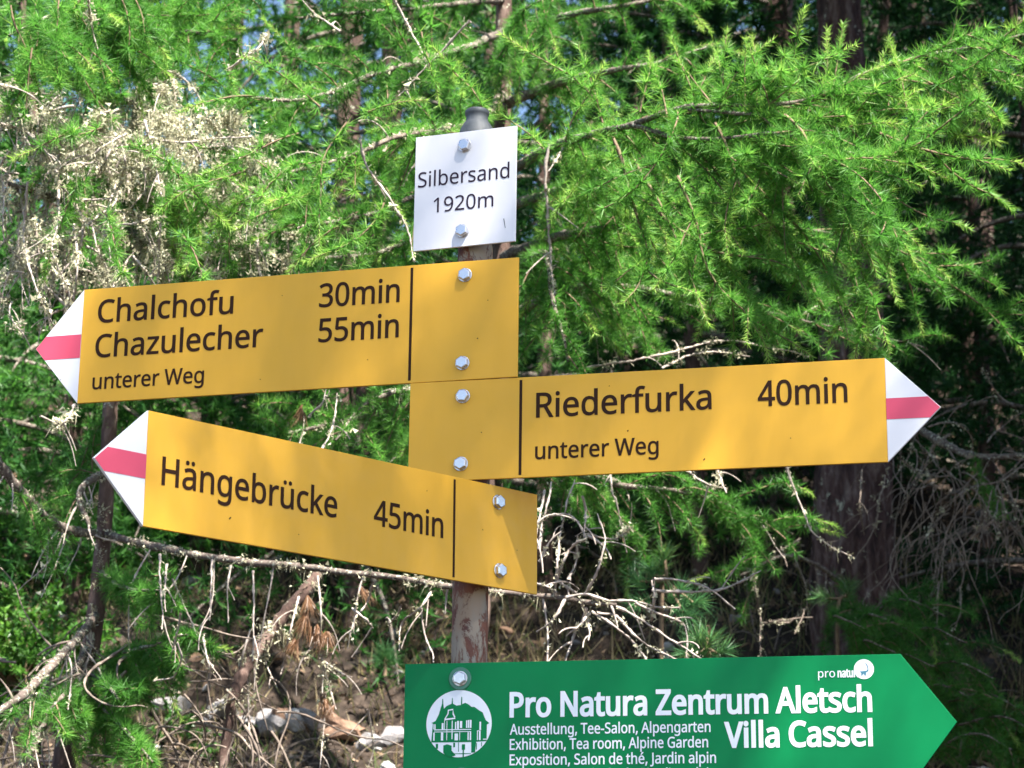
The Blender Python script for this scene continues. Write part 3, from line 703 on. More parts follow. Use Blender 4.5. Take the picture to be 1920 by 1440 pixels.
# the pole that carries them
PX, PY, PR = -0.0575, 3.2385, 0.0262
pz = zg(PX, PY)
pole = empty('signpost', (PX, PY, pz))
tag(pole, 'round steel signpost with flaking pale paint, red rust and a grey cap', 'post')
def lathe(name, rings, sides, mat, parent, loc):
    me = ring_mesh(name, rings, sides)
    for p in me.polygons[:-1]:
        p.use_smooth = True
    o = link(name, me, mat, parent)
    o.location = loc
    return o
ztop = CAM_Z + 1.262
lathe('tube', [(PR, -0.3)] + [(PR, k * 0.1) for k in range(1, int((ztop - pz) * 10))] + [(PR, ztop - pz)], 40, M['pole'], pole, (0, 0, 0))
cz = CAM_Z - pz
lathe('cap', [(0.0290, cz + 1.235), (0.0292, cz + 1.262), (0.0284, cz + 1.270), (0.0255, cz + 1.281), (0.0205, cz + 1.290), (0.0172, cz + 1.295), (0.0166, cz + 1.302),
              (0.0180, cz + 1.3045), (0.0188, cz + 1.3065), (0.0186, cz + 1.311), (0.0172, cz + 1.3125)], 40, M['cap'], pole, (0, 0, 0))
for zb in (1.105, 1.240, 0.900, 1.035, 0.747, 0.848, 0.590, 0.685, 0.434):
    lathe('clamp_band', [(0.0265, cz + zb - 0.011), (0.0288, cz + zb - 0.0105), (0.0288, cz + zb + 0.0105), (0.0265, cz + zb + 0.011)], 36, M['cap'] if zb > 1 else M['steel'], pole, (0, 0, 0))

# ------------------------------------------------------------------ vegetation builders
class Wood:
    """collects tubes into one mesh"""
    def __init__(self):
        self.V, self.F, self.n = [], [], 0
    def tube(self, P, R, sides=5):
        P = np.asarray(P, float); R = np.asarray(R, float)
        k = len(P)
        T = np.empty_like(P)
        T[1:-1] = P[2:] - P[:-2]; T[0] = P[1] - P[0]; T[-1] = P[-1] - P[-2]
        T = unit(T)
        ref = np.array([0.31, 0.87, 0.39])
        A = unit(np.cross(T, ref)); B = np.cross(T, A)
        t = np.arange(sides) * 2 * math.pi / sides
        ring = (A[:, None, :] * np.cos(t)[None, :, None] + B[:, None, :] * np.sin(t)[None, :, None]) * R[:, None, None] + P[:, None, :]
        self.V.append(ring.reshape(-1, 3))
        i = np.arange(k - 1)[:, None] * sides; j = np.arange(sides)[None, :]
        a = i + j; b_ = i + (j + 1) % sides
        self.F.append((np.stack([a, b_, b_ + sides, a + sides], -1).reshape(-1, 4)) + self.n)
        self.n += k * sides
    def build(self, name, mat, parent, smooth=True, kind=None):
        if not self.V:
            return None
        o = mesh_np(name, np.concatenate(self.V), np.concatenate(self.F), mat, parent, smooth)
        if kind: o['kind'] = kind
        return o

class Needles:
    """collects tufts of needles (thin triangles) into one mesh; tone says how young each tuft is"""
    def __init__(self):
        self.V, self.t = [], []
    def tufts(self, C, A, n, length, width, cos=(0.05, 0.9), tone=0.5, jit=0.13):
        C = np.asarray(C, float).reshape(-1, 3); A = unit(np.asarray(A, float).reshape(-1, 3))
        m_ = len(C)
        if not m_: return
        ref = unit(rng.normal(size=(m_, 3)))
        E1 = unit(np.cross(A, ref)); E2 = np.cross(A, E1)
        c = rng.uniform(cos[0], cos[1], (m_, n)); s = np.sqrt(1 - c * c)
        ph = rng.uniform(0, 2 * math.pi, (m_, n))
        D = A[:, None] * c[..., None] + E1[:, None] * (s * np.cos(ph))[..., None] + E2[:, None] * (s * np.sin(ph))[..., None]
        L = length * rng.uniform(0.7, 1.12, (m_, n))
        tip = C[:, None] + D * L[..., None]
        sd = unit(np.cross(D, rng.normal(size=(m_, n, 3)))) * (width * 0.5)
        base = C[:, None] + D * (L * 0.04)[..., None]
        tri = np.stack([base - sd, base + sd, tip], 2)
        self.V.append(tri.reshape(-1, 3))
        tn = np.broadcast_to(np.asarray(tone, float).reshape(-1, 1), (m_, n)) + rng.normal(size=(m_, n)) * jit
        self.t.append(np.clip(tn, 0, 1).ravel())
    def chips(self, C, size, tone=0.5, jit=0.25):
        """loose crumbs: one random triangle at every centre"""
        C = np.asarray(C, float).reshape(-1, 3)
        sz = np.asarray(size, float).reshape(-1, 1, 1) if np.ndim(size) else size
        tri = C[:, None] + rng.normal(size=(len(C), 3, 3)) * sz
        self.V.append(tri.reshape(-1, 3))
        self.t.append(np.clip(tone + rng.normal(size=len(C)) * jit, 0, 1))
    def strands(self, P0, P1, width, tone=0.5, jit=0.2):
        P0 = np.asarray(P0, float); P1 = np.asarray(P1, float)
        d = unit(P1 - P0)
        sd = unit(np.cross(d, rng.normal(size=d.shape))) * (width * 0.5)
        self.V.append(np.stack([P0 - sd, P0 + sd, P1], 1).reshape(-1, 3))
        self.t.append(np.clip(tone + rng.normal(size=len(P0)) * jit, 0, 1))
    def build(self, name, mat, parent, kind='stuff'):
        if not self.V: return None
        V = np.concatenate(self.V)
        o = mesh_np(name, V, np.arange(len(V)).reshape(-1, 3), mat, parent, tone=np.concatenate(self.t))
        if kind: o['kind'] = kind
        return o

def smooth_path(pts, step=0.012):
    """dense Catmull-Rom curve through points with radii (last column)"""
    P = np.asarray(pts, float)
    P = np.vstack([2 * P[0] - P[1], P, 2 * P[-1] - P[-2]])
    out = []
    for i in range(1, len(P) - 2):
        n_ = max(2, int(np.linalg.norm(P[i + 1][:3] - P[i][:3]) / step))
        t = np.linspace(0, 1, n_, endpoint=False)[:, None]
        out.append(0.5 * (2 * P[i] + (P[i + 1] - P[i - 1]) * t + (2 * P[i - 1] - 5 * P[i] + 4 * P[i + 1] - P[i + 2]) * t ** 2 + (3 * P[i] - P[i - 1] - 3 * P[i + 1] + P[i + 2]) * t ** 3))
    out.append(P[-2][None])
    return np.vstack(out)

def wander(p, d, L, droop=0.4, wob=0.10, step=0.012, curl=None):
    """a growing shoot: starts at p along d, sags, wobbles"""
    n_ = max(4, int(L / step))
    P = np.empty((n_ + 1, 3)); P[0] = p
    d = unit(d)
    k = rng.normal(size=3) * wob
    for i in range(n_):
        if i % 6 == 0: k = rng.normal(size=3) * wob
        d = unit(d + k * 0.25 + np.array([0, 0, -droop * step / max(L, 0.05)]) * 2 + (curl * step if curl is not None else 0))
        P[i + 1] = P[i] + d * (L / n_)
    return P

def knobby(n_, r0, r1, amp=0.45):
    t = np.linspace(0, 1, n_)
    r_ = r0 + (r1 - r0) * t
    return r_ * (1 + amp * (rng.random(n_) ** 2))

class Larch:
    """one larch: trunk, boughs (each a part), all its needles, lichen and dead twigs"""
    def __init__(self, name, label, trunk, bark='bark', group=None, category='tree', sides=14, step=0.05):
        self.P = smooth_path([(*at(*q[:3]), q[3]) if len(q) == 4 else (*q[0], q[1]) for q in trunk], step)
        self.root = empty(name, tuple(self.P[0][:3]))
        tag(self.root, label, category, group)
        w = Wood(); w.tube(self.P[:, :3], self.P[:, 3], sides)
        o = w.build('trunk', M[bark], self.root)
        me = o.data
        off = np.array(self.root.location)
        for v_ in me.vertices:                        # furrowed bark
            p = np.array(v_.co) + off
            ax = self.P[np.argmin(np.abs(self.P[:, 2] - p[2])), :3]
            q_ = unit(np.array([p[0] - ax[0], p[1] - ax[1], 0]))
            r_ = np.hypot(p[0] - ax[0], p[1] - ax[1])
            f = fbm(q_[0] * 4 + 3, q_[1] * 4, p[2] * 2.6, 4) * 0.12 - abs(noise.noise(Vector((p[0] * 34, p[1] * 34, p[2] * 8)))) * 0.22 + fbm(p[0] * 60, p[1] * 60, p[2] * 24, 3) * 0.05
            v_.co += Vector(q_ * (r_ * f))
        self.green, self.lich, self.twigs, self.deadw, self.dry = Needles(), Needles(), Wood(), Wood(), Needles()
        self.boughs = []
    def rosettes(self, P, tone, size=1.0, spacing=0.011, n=27, keep=0.93, start=0.03, wid=0.0016, spread=(-0.12, 0.93), length=0.033):
        seg = np.linalg.norm(np.diff(P, axis=0), axis=1); s = np.concatenate([[0], np.cumsum(seg)])
        q = np.arange(s[-1] * start, s[-1], spacing)
        q = q + rng.normal(size=len(q)) * spacing * 0.3
        q = q[rng.random(len(q)) < keep]
        q = np.clip(q, 0, s[-1])
        if not len(q): return
        C = np.stack([np.interp(q, s, P[:, k]) for k in range(3)], 1)
        T = unit(np.stack([np.interp(np.minimum(q + 0.01, s[-1]), s, P[:, k]) for k in range(3)], 1) - np.stack([np.interp(np.maximum(q - 0.01, 0), s, P[:, k]) for k in range(3)], 1))
        R_ = unit(np.cross(T, rng.normal(size=T.shape)))
        R_ = unit(R_ + np.array([0, 0, 0.25]))
        self.green.tufts(C + R_ * 0.003, R_ * 0.85 + T * 0.5, n, length * size, wid, spread, tone)
    def shoot(self, p, d, L, tone=0.93, size=1.0):
        """this year's extension shoot, pale, with single needles leaning forward"""
        P = wander(p, d, L, 0.1, 0.05, 0.01)
        q = np.linspace(0, 1, max(8, int(L / 0.0022)))
        C = np.stack([np.interp(q * (len(P) - 1), np.arange(len(P)), P[:, k]) for k in range(3)], 1)
        T = np.broadcast_to(unit(P[-1] - P[0]), C.shape)
        self.green.tufts(C, T, 3, 0.017 * size, 0.0018, (0.5, 0.85), tone, 0.06)
        self.twigs.tube(P[::2], np.linspace(0.0013, 0.0008, len(P[::2])), 4)
    def twig(self, p, d, L, tone, droop=0.5, r0=0.0019, tip=0.5, size=1.0, side=0.5, wob=0.16, **kw):
        P = wander(p, d, L, droop, wob)
        self.twigs.tube(P[::2], knobby(len(P[::2]), r0, 0.0009, 0.5), 4)
        self.rosettes(P, tone, size, **kw)
        dd = unit(P[-1] - P[-3])
        if rng.random() < tip: self.shoot(P[-1], dd + rng.normal(size=3) * 0.12, rng.uniform(0.03, 0.075), rng.uniform(0.8, 1.0), size)
        else: self.green.tufts(P[-1:], dd[None], 30, 0.030 * size, 0.0018, (0.1, 0.97), tone + 0.1)
        if side and L > 0.14:
            for k in range(int(L / 0.09)):
                if rng.random() > side: continue
                i = int(rng.uniform(0.2, 0.9) * (len(P) - 2))
                t = unit(P[i + 1] - P[i])
                sd = unit(np.cross(t, rng.normal(size=3))) * 0.9 + t * 0.75
                self.twig(P[i], sd, rng.uniform(0.06, 0.16), tone + rng.normal() * 0.08, droop * 0.6, 0.0013, tip * 0.8, size, 0, wob, **kw)
        return P
    def bough(self, path, n=30, L=(0.15, 0.4), dirs=((1, 0, -1), (1, 0, .5), (0, -1, -.5)), tone=0.5, tip=0.5, size=1.0, lichen=0.0, dead=0.0, mat='branch', droop=0.5, u0=0.1, needles_on=True, **kw):
        P = smooth_path([(*at(*q[:3]), q[3]) if len(q) == 4 else (*q[0], q[1]) for q in path])
        P[:, :3] += np.cumsum(rng.normal(size=(len(P), 3)) * 0.0006, 0)
        w = Wood(); w.tube(P[:, :3], P[:, 3] * (1 + 0.35 * rng.random(len(P)) ** 2), 7)
        w.build('branch', M[mat], self.root)
        dirs = np.asarray(dirs, float)
        n = max(6, int(n * 0.8))
        for k in range(n):
            u = u0 + (1 - u0) * (k + rng.random()) / n
            i = min(len(P) - 2, int(u * (len(P) - 1)))
            d = unit(unit(dirs[rng.integers(len(dirs))]) + rng.normal(size=3) * 0.24)
            l = rng.uniform(*L) * (1 - 0.35 * u)
            if rng.random() < dead:
                self.deadtwig(wander(P[i, :3], d, l, droop * 1.3, 0.25), 0.0026, lichen * 0.5 if lichen > 1 else 0.06)
            else:
                self.twig(P[i, :3], d, l, tone + rng.normal() * 0.10, droop, tip=tip, size=size, **kw)
        if needles_on:
            self.rosettes(P[len(P) // 4:, :3], tone, size, 0.02, keep=0.7, wid=0.0018)
        if lichen:
            self.crust(P[:, :3], lichen)
        return P
    def deadtwig(self, P, r0=0.0028, lichen=0.0, branchy=0.0):
        P = np.asarray(P)
        n_ = len(P)
        self.deadw.tube(P, knobby(n_, r0 * 0.60, max(0.0007, r0 * 0.28), 1.2), 5)
        if lichen: self.crust(P, lichen)
        if branchy:
            for k in range(int(branchy * n_ * 0.02) + 1):
                i = rng.integers(1, n_ - 1)
                t = unit(P[i + 1] - P[i])
                self.deadtwig(wander(P[i], unit(np.cross(t, rng.normal(size=3))) + t * 0.8, rng.uniform(0.03, 0.10), 0.5, 0.25), r0 * 0.6)
    def crust(self, P, amount):
        """crumbly lichen on the wood and beards hanging from it"""
        L = np.linalg.norm(np.diff(P, axis=0), axis=1).sum()
        n_ = int(L * 3600 * amount)
        if n_ < 3: return
        # patches along the branch
        u = rng.random(n_)
        ph = rng.uniform(0, 10)
        w = np.array([max(0.0, noise.noise(Vector((x * L * 23 + ph, ph, 0)))) for x in u])
        u, w = u[w > 0.02], w[w > 0.02]
        C = np.stack([np.interp(u * (len(P) - 1), np.arange(len(P)), P[:, k]) for k in range(3)], 1)
        C = C + rng.normal(size=C.shape) * (0.003 + 0.024 * w[:, None] * min(1.6, 0.1 + 0.8 * amount))
        self.lich.chips(C, rng.uniform(0.0016, 0.0042, len(C)), 0.58, 0.33)
        b_ = rng.random(len(u)) < 0.06
        if b_.any():
            P0 = C[b_]
            P1 = P0 + np.stack([rng.normal(size=b_.sum()) * 0.006, rng.normal(size=b_.sum()) * 0.006, -rng.uniform(0.01, 0.045, b_.sum()) * min(1.4, 0.6 + amount * 0.5)], 1)
            self.lich.strands(P0, P1, 0.0014, 0.5)
    def finish(self, needle='needle', twig='twig', dead='dead'):
        self.twigs.build('twigs', M[twig], self.root, kind='stuff')
        self.deadw.build('dead_twigs', M[dead], self.root, kind='stuff')
        self.green.build('needles', M[needle], self.root)
        self.lich.build('lichen', M['lichen'], self.root)
        self.dry.build('dry_needles', M['dry_needle'], self.root)
    def px(self, pts, D, jit=0.05, r0=0.003, lichen=0.0, branchy=0.0):
        """dead twig through photo points at depth D with some depth of its own"""
        q = [(*at(x, y, D + rng.normal() * jit), 0) for x, y in pts]
        P = smooth_path(q, 0.008)[:, :3]
        P = P + np.cumsum(rng.normal(size=P.shape) * 0.0007, 0)
        self.deadtwig(P, r0, lichen, branchy)

    def crown(self, z0, z1, r0, r1, n, per=60, size=1.6, tone=0.4, wid=0.004, nn=10, droop=0.5, azim=None, sparse=1.0):
        """whorls of whole branches from height z0 to z1: the part of the tree that is too far or too high to show twigs"""
        w = Wood()
        for k in range(n):
            z = z0 + (z1 - z0) * (k + rng.random()) / n
            i = np.argmin(np.abs(self.P[:, 2] - z)); c = self.P[i, :3]
            rr = (r0 + (r1 - r0) * (z - z0) / (z1 - z0)) * rng.uniform(0.65, 1.1)
            a = rng.uniform(0, 2 * math.pi) if azim is None else rng.uniform(*azim)
            d = np.array([math.cos(a), math.sin(a), rng.uniform(-0.05, 0.35)])
            P = wander(np.array([c[0], c[1], z]), d, rr, droop, 0.12, 0.05)
            w.tube(P, np.linspace(0.010 + 0.006 * rr, 0.003, len(P)), 5)
            ns = int(per * sparse * rr)
            u = rng.uniform(0.2, 1.0, ns) ** 0.8
            C = np.stack([np.interp(u * (len(P) - 1), np.arange(len(P)), P[:, q]) for q in range(3)], 1)
            spread = rng.normal(size=(ns, 3)) * np.array([1, 1, 0.55]) * (0.10 * rr + 0.05)
            spread[:, 2] -= np.abs(rng.normal(size=ns)) * 0.08
            C = C + spread
            A = unit(rng.normal(size=(ns, 3)) + np.array([0, 0, 0.3]))
            self.green.tufts(C, A, nn, 0.030 * size, wid, (-0.3, 0.95), np.clip(tone + rng.normal(size=ns) * 0.12, 0, 1))
        w.build('branches', M['branch'], self.root, kind='stuff')

# ------------------------------------------------------------------ the larch behind the signpost
DR = (1, 0, -1.1)
A = Larch('larch_tree', 'slender larch behind the signpost whose fresh green boughs fill the upper right', [
    ((at(880, 1300, 5.85)[0], 5.85, zg(at(880, 1300, 5.85)[0], 5.85) - 0.15), 0.042),
    (884, 1300, 5.85, 0.034), (918, 960, 5.9, 0.032), (938, 500, 6.0, 0.029), (944, 100, 6.0, 0.026), (950, -300, 6.0, 0.024),
    (at(950, -300, 6.0) + np.array([0.05, 0.1, 2.2]), 0.018), (at(950, -300, 6.0) + np.array([0.05, 0.1, 4.0]), 0.006)])
RB = ((1, -.2, -0.75), (1, -.1, -0.4), (0.9, -.5, -0.9), (0.8, 0.3, -0.7), (1, -.3, 0.05))
LD0 = ((-.5, -.3, -1), (.5, -.3, -1), (0, -.5, -1), (.6, -.3, .2))
UPR = ((0.5, -.2, 1.0), (1, -.3, 0.5), (-0.2, -.3, 1.0))
A.bough([(943, 330, 6.0, .014), (1022, 285, 4.9, .009), (1050, 268, 4.5, .008), (1180, 236, 4.25, .0055), (1290, 206, 4.15, .0045), (1480, 200, 4.1, .0038), (1650, 135, 4.15, .0035), (1930, 72, 4.25, .002)],
        66, (0.14, 0.42), RB, 0.62, 0.45, u0=0.42, droop=0.02)
A.bough([(1180, 236, 4.25, .005), (1300, 260, 4.15, .004), (1480, 250, 4.05, .003), (1640, 300, 4.0, .0022)], 34, (0.18, 0.42), RB, 0.58, 0.4, u0=0.1, droop=0.05)
A.bough([(1290, 206, 4.15, .004), (1420, 215, 4.1, .0035), (1600, 225, 4.1, .0025), (1740, 200, 4.1, .0015)], 30, (0.06, 0.15), RB[:2] + UPR, 0.66, 0.6, droop=0.2)
for (x, y, dx, dy, L) in ((1130, 230, -.25, 1, .13), (1110, 180, -.6, .9, .15), (1352, 205, .05, 1, .13), (1420, 200, -.1, 1, .11), (1480, 200, -.1, 1, .14), (1200, 210, .2, 1, .10), (985, 290, -.9, .5, .10),
                          (905, 205, -.25, 1, .12), (1020, 280, -.7, .9, .12), (1060, 265, .1, 1, .12), (1560, 175, .2, 1, .08), (1250, 215, -.15, 1, .12), (1310, 205, -.3, 1, .10)):
    A.twig(at(x, y, 4.15), (dx, -.1, dy), L, 0.72, 0.0, tip=1.0, side=0.2)
for (x, y, dx, dy, L) in ((1430, 216, .8, -.75, .36), (1340, 230, .62, -1, .42), (1270, 330, .4, -1, .34), (1470, 215, .85, -.6, .34), (1600, 180, 1, -.45, .28), (1560, 210, .9, -.55, .33),
                          (1190, 300, .35, -1, .32), (1150, 260, .5, -1, .34), (1650, 250, .9, -.5, .22), (1220, 380, .55, -.9, .36), (1400, 330, .7, -.9, .38), (1500, 330, .7, -.7, .36), (1300, 420, .5, -1, .28)):
    A.twig(at(x, y, 4.0 + rng.random() * 0.2), (dx, rng.uniform(-.3, .2), dy), L, 0.64, 0.15, r0=0.0032, tip=0.8, side=0.9)
A.bough([(943, 480, 6.0, .014), (1080, 440, 4.95, .009), (1250, 420, 4.7, .006), (1450, 430, 4.6, .004), (1650, 470, 4.65, .003), (1800, 560, 4.8, .002)], 44, (0.14, 0.36), RB + UPR[1:2], 0.46, 0.3, u0=0.3, droop=0.2)
A.bough([(943, 600, 6.0, .013), (1100, 540, 5.2, .009), (1300, 560, 5.0, .006), (1500, 600, 5.0, .004), (1740, 650, 5.1, .002)], 38, (0.14, 0.32), RB + UPR[1:2], 0.38, 0.3, u0=0.25, dead=0.2, droop=0.2)
A.bough([(943, 390, 6.0, .013), (1040, 360, 5.2, .009), (1120, 330, 4.8, .006), (1250, 330, 4.6, .003)], 30, (0.15, 0.34), RB + UPR[1:2] + ((-.4, -.2, -1),), 0.54, 0.4, u0=0.3)
A.bough([(943, 520, 6.0, .012), (1020, 480, 5.0, .008), (1040, 560, 4.7, .005), (1070, 680, 4.6, .003)], 26, (0.12, 0.30), ((.8, 0, -.6), (-.4, 0, -1), (.3, -.5, -.8)), 0.5, 0.3, u0=0.35)
A.bough([(943, 200, 6.0, .014), (1080, 140, 5.2, .009), (1220, 110, 5.0, .005), (1340, 70, 5.1, .002)], 26, (0.08, 0.20), RB + UPR, 0.46, 0.35, u0=0.25, droop=0.2)
A.bough([(943, 60, 6.0, .012), (1080, 30, 5.4, .008), (1200, 10, 5.3, .005), (1330, -30, 5.4, .003)], 20, (0.08, 0.18), RB + UPR, 0.44, 0.3, u0=0.3)
A.bough([(943, 120, 6.0, .010), (960, 60, 5.4, .006), (985, 20, 5.2, .004), (1060, -20, 5.1, .002)], 26, (0.10, 0.26), LD0, 0.50, 0.4, u0=0.3)
# to the left over the top sign
LB = ((-1, -.2, -.6), (-.8, -.2, -1), (-1, 0, .2), (-.4, -.4, .7))
A.bough([(943, 180, 6.0, .013), (900, 228, 4.9, .007), (760, 252, 4.4, .0045), (660, 290, 4.3, .004), (520, 332, 4.25, .003), (455, 400, 4.25, .002)], 40, (0.10, 0.28), LB, 0.60, 0.5, u0=0.5, lichen=0.35, dead=0.12, mat='dead_dark')
A.bough([(943, 250, 6.0, .011), (860, 330, 4.9, .006), (700, 400, 4.5, .004), (560, 430, 4.4, .003)], 42, (0.12, 0.28), LB + ((.2, 0, -1),), 0.52, 0.4, u0=0.35, lichen=0.25, dead=0.1)
A.bough([(943, 60, 6.0, .012), (850, 95, 5.2, .007), (700, 140, 4.8, .005), (560, 190, 4.5, .004), (420, 186, 4.4, .002)], 40, (0.10, 0.26), LB, 0.48, 0.5, u0=0.3, lichen=0.12, dead=0.12)
A.bough([(943, 0, 6.0, .011), (860, 10, 5.6, .007), (680, 30, 5.4, .005), (520, 40, 5.3, .002)], 26, (0.10, 0.26), LB, 0.22, 0.3, u0=0.2)
A.bough([(943, 420, 6.0, .010), (860, 420, 5.3, .006), (680, 470, 5.0, .004), (520, 480, 4.9, .003)], 32, (0.12, 0.30), LB, 0.46, 0.3, u0=0.2, lichen=0.3)
for (x, y, dx, dy, L) in ((560, 250, -.9, -.25, .14), (600, 200, -.7, .6, .14), (690, 210, .6, .3, .05), (650, 230, -.5, -.7, .22), (480, 180, -1, .05, .10), (560, 300, -.8, -.55, .14), (640, 420, -.8, -.5, .10), (700, 440, -.5, -.9, .12),
                          (460, 320, -.8, -.35, .13), (720, 380, -.2, -1, .16), (610, 340, -.7, -.8, .18), (790, 60, .2, -1, .12)):
    A.twig(at(x, y, 4.15), (dx, -.1, dy), L, 0.68, 0.1, tip=1.0, side=0.3)
# lower boughs seen between and under the boards
A.bough([(928, 820, 5.92, .013), (1120, 900, 5.45, .008), (1300, 930, 5.4, .005), (1480, 1000, 5.4, .003)], 44, (0.12, 0.34), RB + UPR[1:2], 0.40, 0.2, u0=0.15, dead=0.15)
A.bough([(928, 760, 5.92, .012), (800, 760, 5.5, .008), (620, 800, 5.3, .005), (480, 840, 5.3, .003)], 40, (0.12, 0.30), LB + ((0, 0, -1),), 0.46, 0.25, u0=0.1, lichen=0.45, dead=0.22)
A.bough([(928, 700, 5.92, .012), (820, 720, 5.2, .007), (700, 760, 4.9, .004), (640, 830, 4.8, .002)], 26, (0.10, 0.25), LB + ((0, 0, -1),), 0.52, 0.3, u0=0.1, lichen=0.5, dead=0.2)
for pts in ([(672, 262), (690, 320), (740, 390), (765, 440), (774, 492)], [(738, 0), (768, 58), (800, 120), (814, 148)], [(882, 40), (830, 90), (780, 140), (745, 175)], [(640, 60), (600, 30), (570, 0)]):
    A.px(pts, 4.2, 0.03, 0.0036, 0.15, 0.5)
# lichen-clad dead limb hanging right of the white plate
A.px([(1030, 270), (1022, 330), (1028, 400), (1030, 470), (1040, 560)], 4.5, 0.02, 0.005, 0.35, 1.2)
A.px([(1060, 275), (1046, 300), (1030, 320)], 4.5, 0.02, 0.004, 0.3)
# bare twigs drooping from behind the middle board
for pts in ([(1145, 690), (1145, 895), (1157, 937), (1166, 975), (1177, 1030)], [(1270, 860), (1292, 886), (1325, 910), (1367, 917)], [(1340, 860), (1347, 885), (1361, 925)], [(1470, 860), (1486, 905), (1500, 945), (1522, 995), (1560, 1025), (1600, 1040)],
            [(1100, 1000), (1150, 1010), (1190, 985)], [(1240, 690), (1290, 668), (1340, 660), (1400, 668)], [(1100, 690), (1200, 672), (1290, 655), (1360, 640), (1440, 650), (1520, 668)]):
    A.px(pts, 5.0, 0.06, 0.0034, 0.2, 0.6)
A.crown(5.3, 7.5, 1.5, 0.25, 38, 110, 2.0, 0.42, 0.009)
A.finish()

# ------------------------------------------------------------------ the lichen-hung larch on the left
bx = at(120, 1440, 4.85)
B = Larch('lichen_larch', 'thin larch hung with pale lichen and dead twigs left of the signs', [
    ((bx[0] - 0.03, 4.85, zg(bx[0], 4.85) - 0.12), 0.034), (120, 1440, 4.85, 0.026), (165, 1250, 4.85, 0.022), (195, 1000, 4.85, 0.0185), (207, 760, 4.85, 0.0175), (235, 400, 4.9, 0.0165), (270, 120, 4.9, 0.0155),
    (290, -200, 4.9, 0.014), (at(290, -200, 4.9) + np.array([0.0, 0.05, 1.6]), 0.009), (at(290, -200, 4.9) + np.array([0.03, 0.1, 2.8]), 0.003)], sides=12)
LD = ((-.5, -.3, -1), (.5, -.3, -1), (0, -.5, -1), (.2, .3, -1))
# thick lichen masses
B.bough([(268, 130, 4.9, .011), (300, 210, 4.6, .010), (360, 262, 4.45, .009), (430, 275, 4.4, .007), (520, 262, 4.35, .004)], 18, (0.06, 0.22), LD + ((1, 0, .2),), 0.55, 0.3, lichen=3.2, dead=0.8)
B.bough([(258, 190, 4.9, .010), (200, 190, 4.6, .009), (140, 160, 4.45, .007), (108, 110, 4.4, .004)], 14, (0.06, 0.22), LD, 0.55, 0.3, lichen=1.3, dead=0.85)
B.bough([(250, 260, 4.9, .010), (170, 270, 4.5, .008), (80, 240, 4.35, .006), (-40, 170, 4.3, .004)], 24, (0.10, 0.34), LD, 0.5, 0.3, lichen=1.8, dead=0.88)
B.bough([(246, 300, 4.9, .010), (330, 330, 4.5, .008), (430, 330, 4.4, .006), (490, 300, 4.35, .003)], 22, (0.08, 0.28), LD + ((1, 0, 0),), 0.52, 0.3, lichen=1.6, dead=0.8)
B.bough([(240, 360, 4.9, .010), (150, 380, 4.6, .008), (60, 360, 4.45, .006), (-30, 330, 4.4, .004)], 24, (0.10, 0.34), LD, 0.48, 0.3, lichen=1.3, dead=0.85)
B.bough([(232, 430, 4.9, .009), (320, 470, 4.6, .007), (420, 470, 4.5, .005), (500, 490, 4.45, .003)], 22, (0.08, 0.26), LD + ((1, 0, .3),), 0.52, 0.3, lichen=1.2, dead=0.75)
B.bough([(225, 500, 4.9, .008), (130, 520, 4.6, .006), (40, 500, 4.5, .004)], 20, (0.10, 0.30), LD, 0.42, 0.2, lichen=1.0, dead=0.85)
B.bough([(238, 380, 4.9, .008), (330, 400, 4.75, .006), (420, 420, 4.7, .004), (600, 450, 4.7, .003)], 22, (0.08, 0.22), LD, 0.5, 0.3, lichen=1.4, dead=0.75)
for k in range(78):
    x0, y0 = (rng.uniform(-10, 520), rng.uniform(130, 470)) if k < 44 else (rng.uniform(-10, 170), rng.uniform(220, 600))
    if x0 > 330 and y0 < 210: continue
    P = wander(at(x0, y0, 4.25 + rng.random() * 0.35), (rng.normal() * 0.8, rng.normal() * 0.3, -0.55 + rng.normal() * 0.45), rng.uniform(0.05, 0.24), 1.0, 0.4)
    B.deadtwig(P, rng.uniform(0.0022, 0.004), rng.uniform(0.2, 1.8), 0.6)
for k in range(14):
    x0, y0 = rng.uniform(90, 500), rng.uniform(165, 320)
    if x0 > 330: y0 = rng.uniform(215, 300)
    P = wander(at(x0, y0, 4.12 + rng.random() * 0.16), (rng.normal(), rng.normal() * 0.3, rng.normal() * 0.5), rng.uniform(0.04, 0.12), 0.5, 0.4)
    B.deadtwig(P, rng.uniform(0.0022, 0.004), rng.uniform(1.5, 4.0), 0.4)
# green boughs of the upper left
B.bough([(280, 30, 4.9, .008), (200, 10, 4.45, .005), (110, 20, 4.25, .004), (20, 60, 4.2, .002)], 34, (0.12, 0.32), LD + ((1, -.3, -.2),), 0.52, 0.35, size=1.1)
B.bough([(284, -40, 4.9, .008), (190, -60, 4.4, .005), (60, -60, 4.3, .003)], 26, (0.18, 0.38), LD, 0.55, 0.35, size=1.1)
B.bough([(276, 90, 4.9, .008), (350, 60, 4.7, .005), (450, 70, 4.6, .003)], 24, (0.10, 0.28), LD + ((1, -.2, .4),), 0.52, 0.4)
B.bough([(284, 0, 4.9, .008), (380, -20, 4.8, .005), (500, 0, 4.8, .003)], 18, (0.10, 0.24), LD + ((1, -.2, .1),), 0.30, 0.3)
B.bough([(250, 300, 4.9, .006), (180, 330, 4.5, .004), (110, 350, 4.4, .002)], 20, (0.08, 0.22), LD + ((-1, 0, .2),), 0.6, 0.3, size=1.0)
B.bough([(245, 340, 4.9, .006), (330, 360, 4.4, .004), (440, 400, 4.3, .002)], 26, (0.08, 0.20), LD + ((1, 0, .2),), 0.62, 0.4)
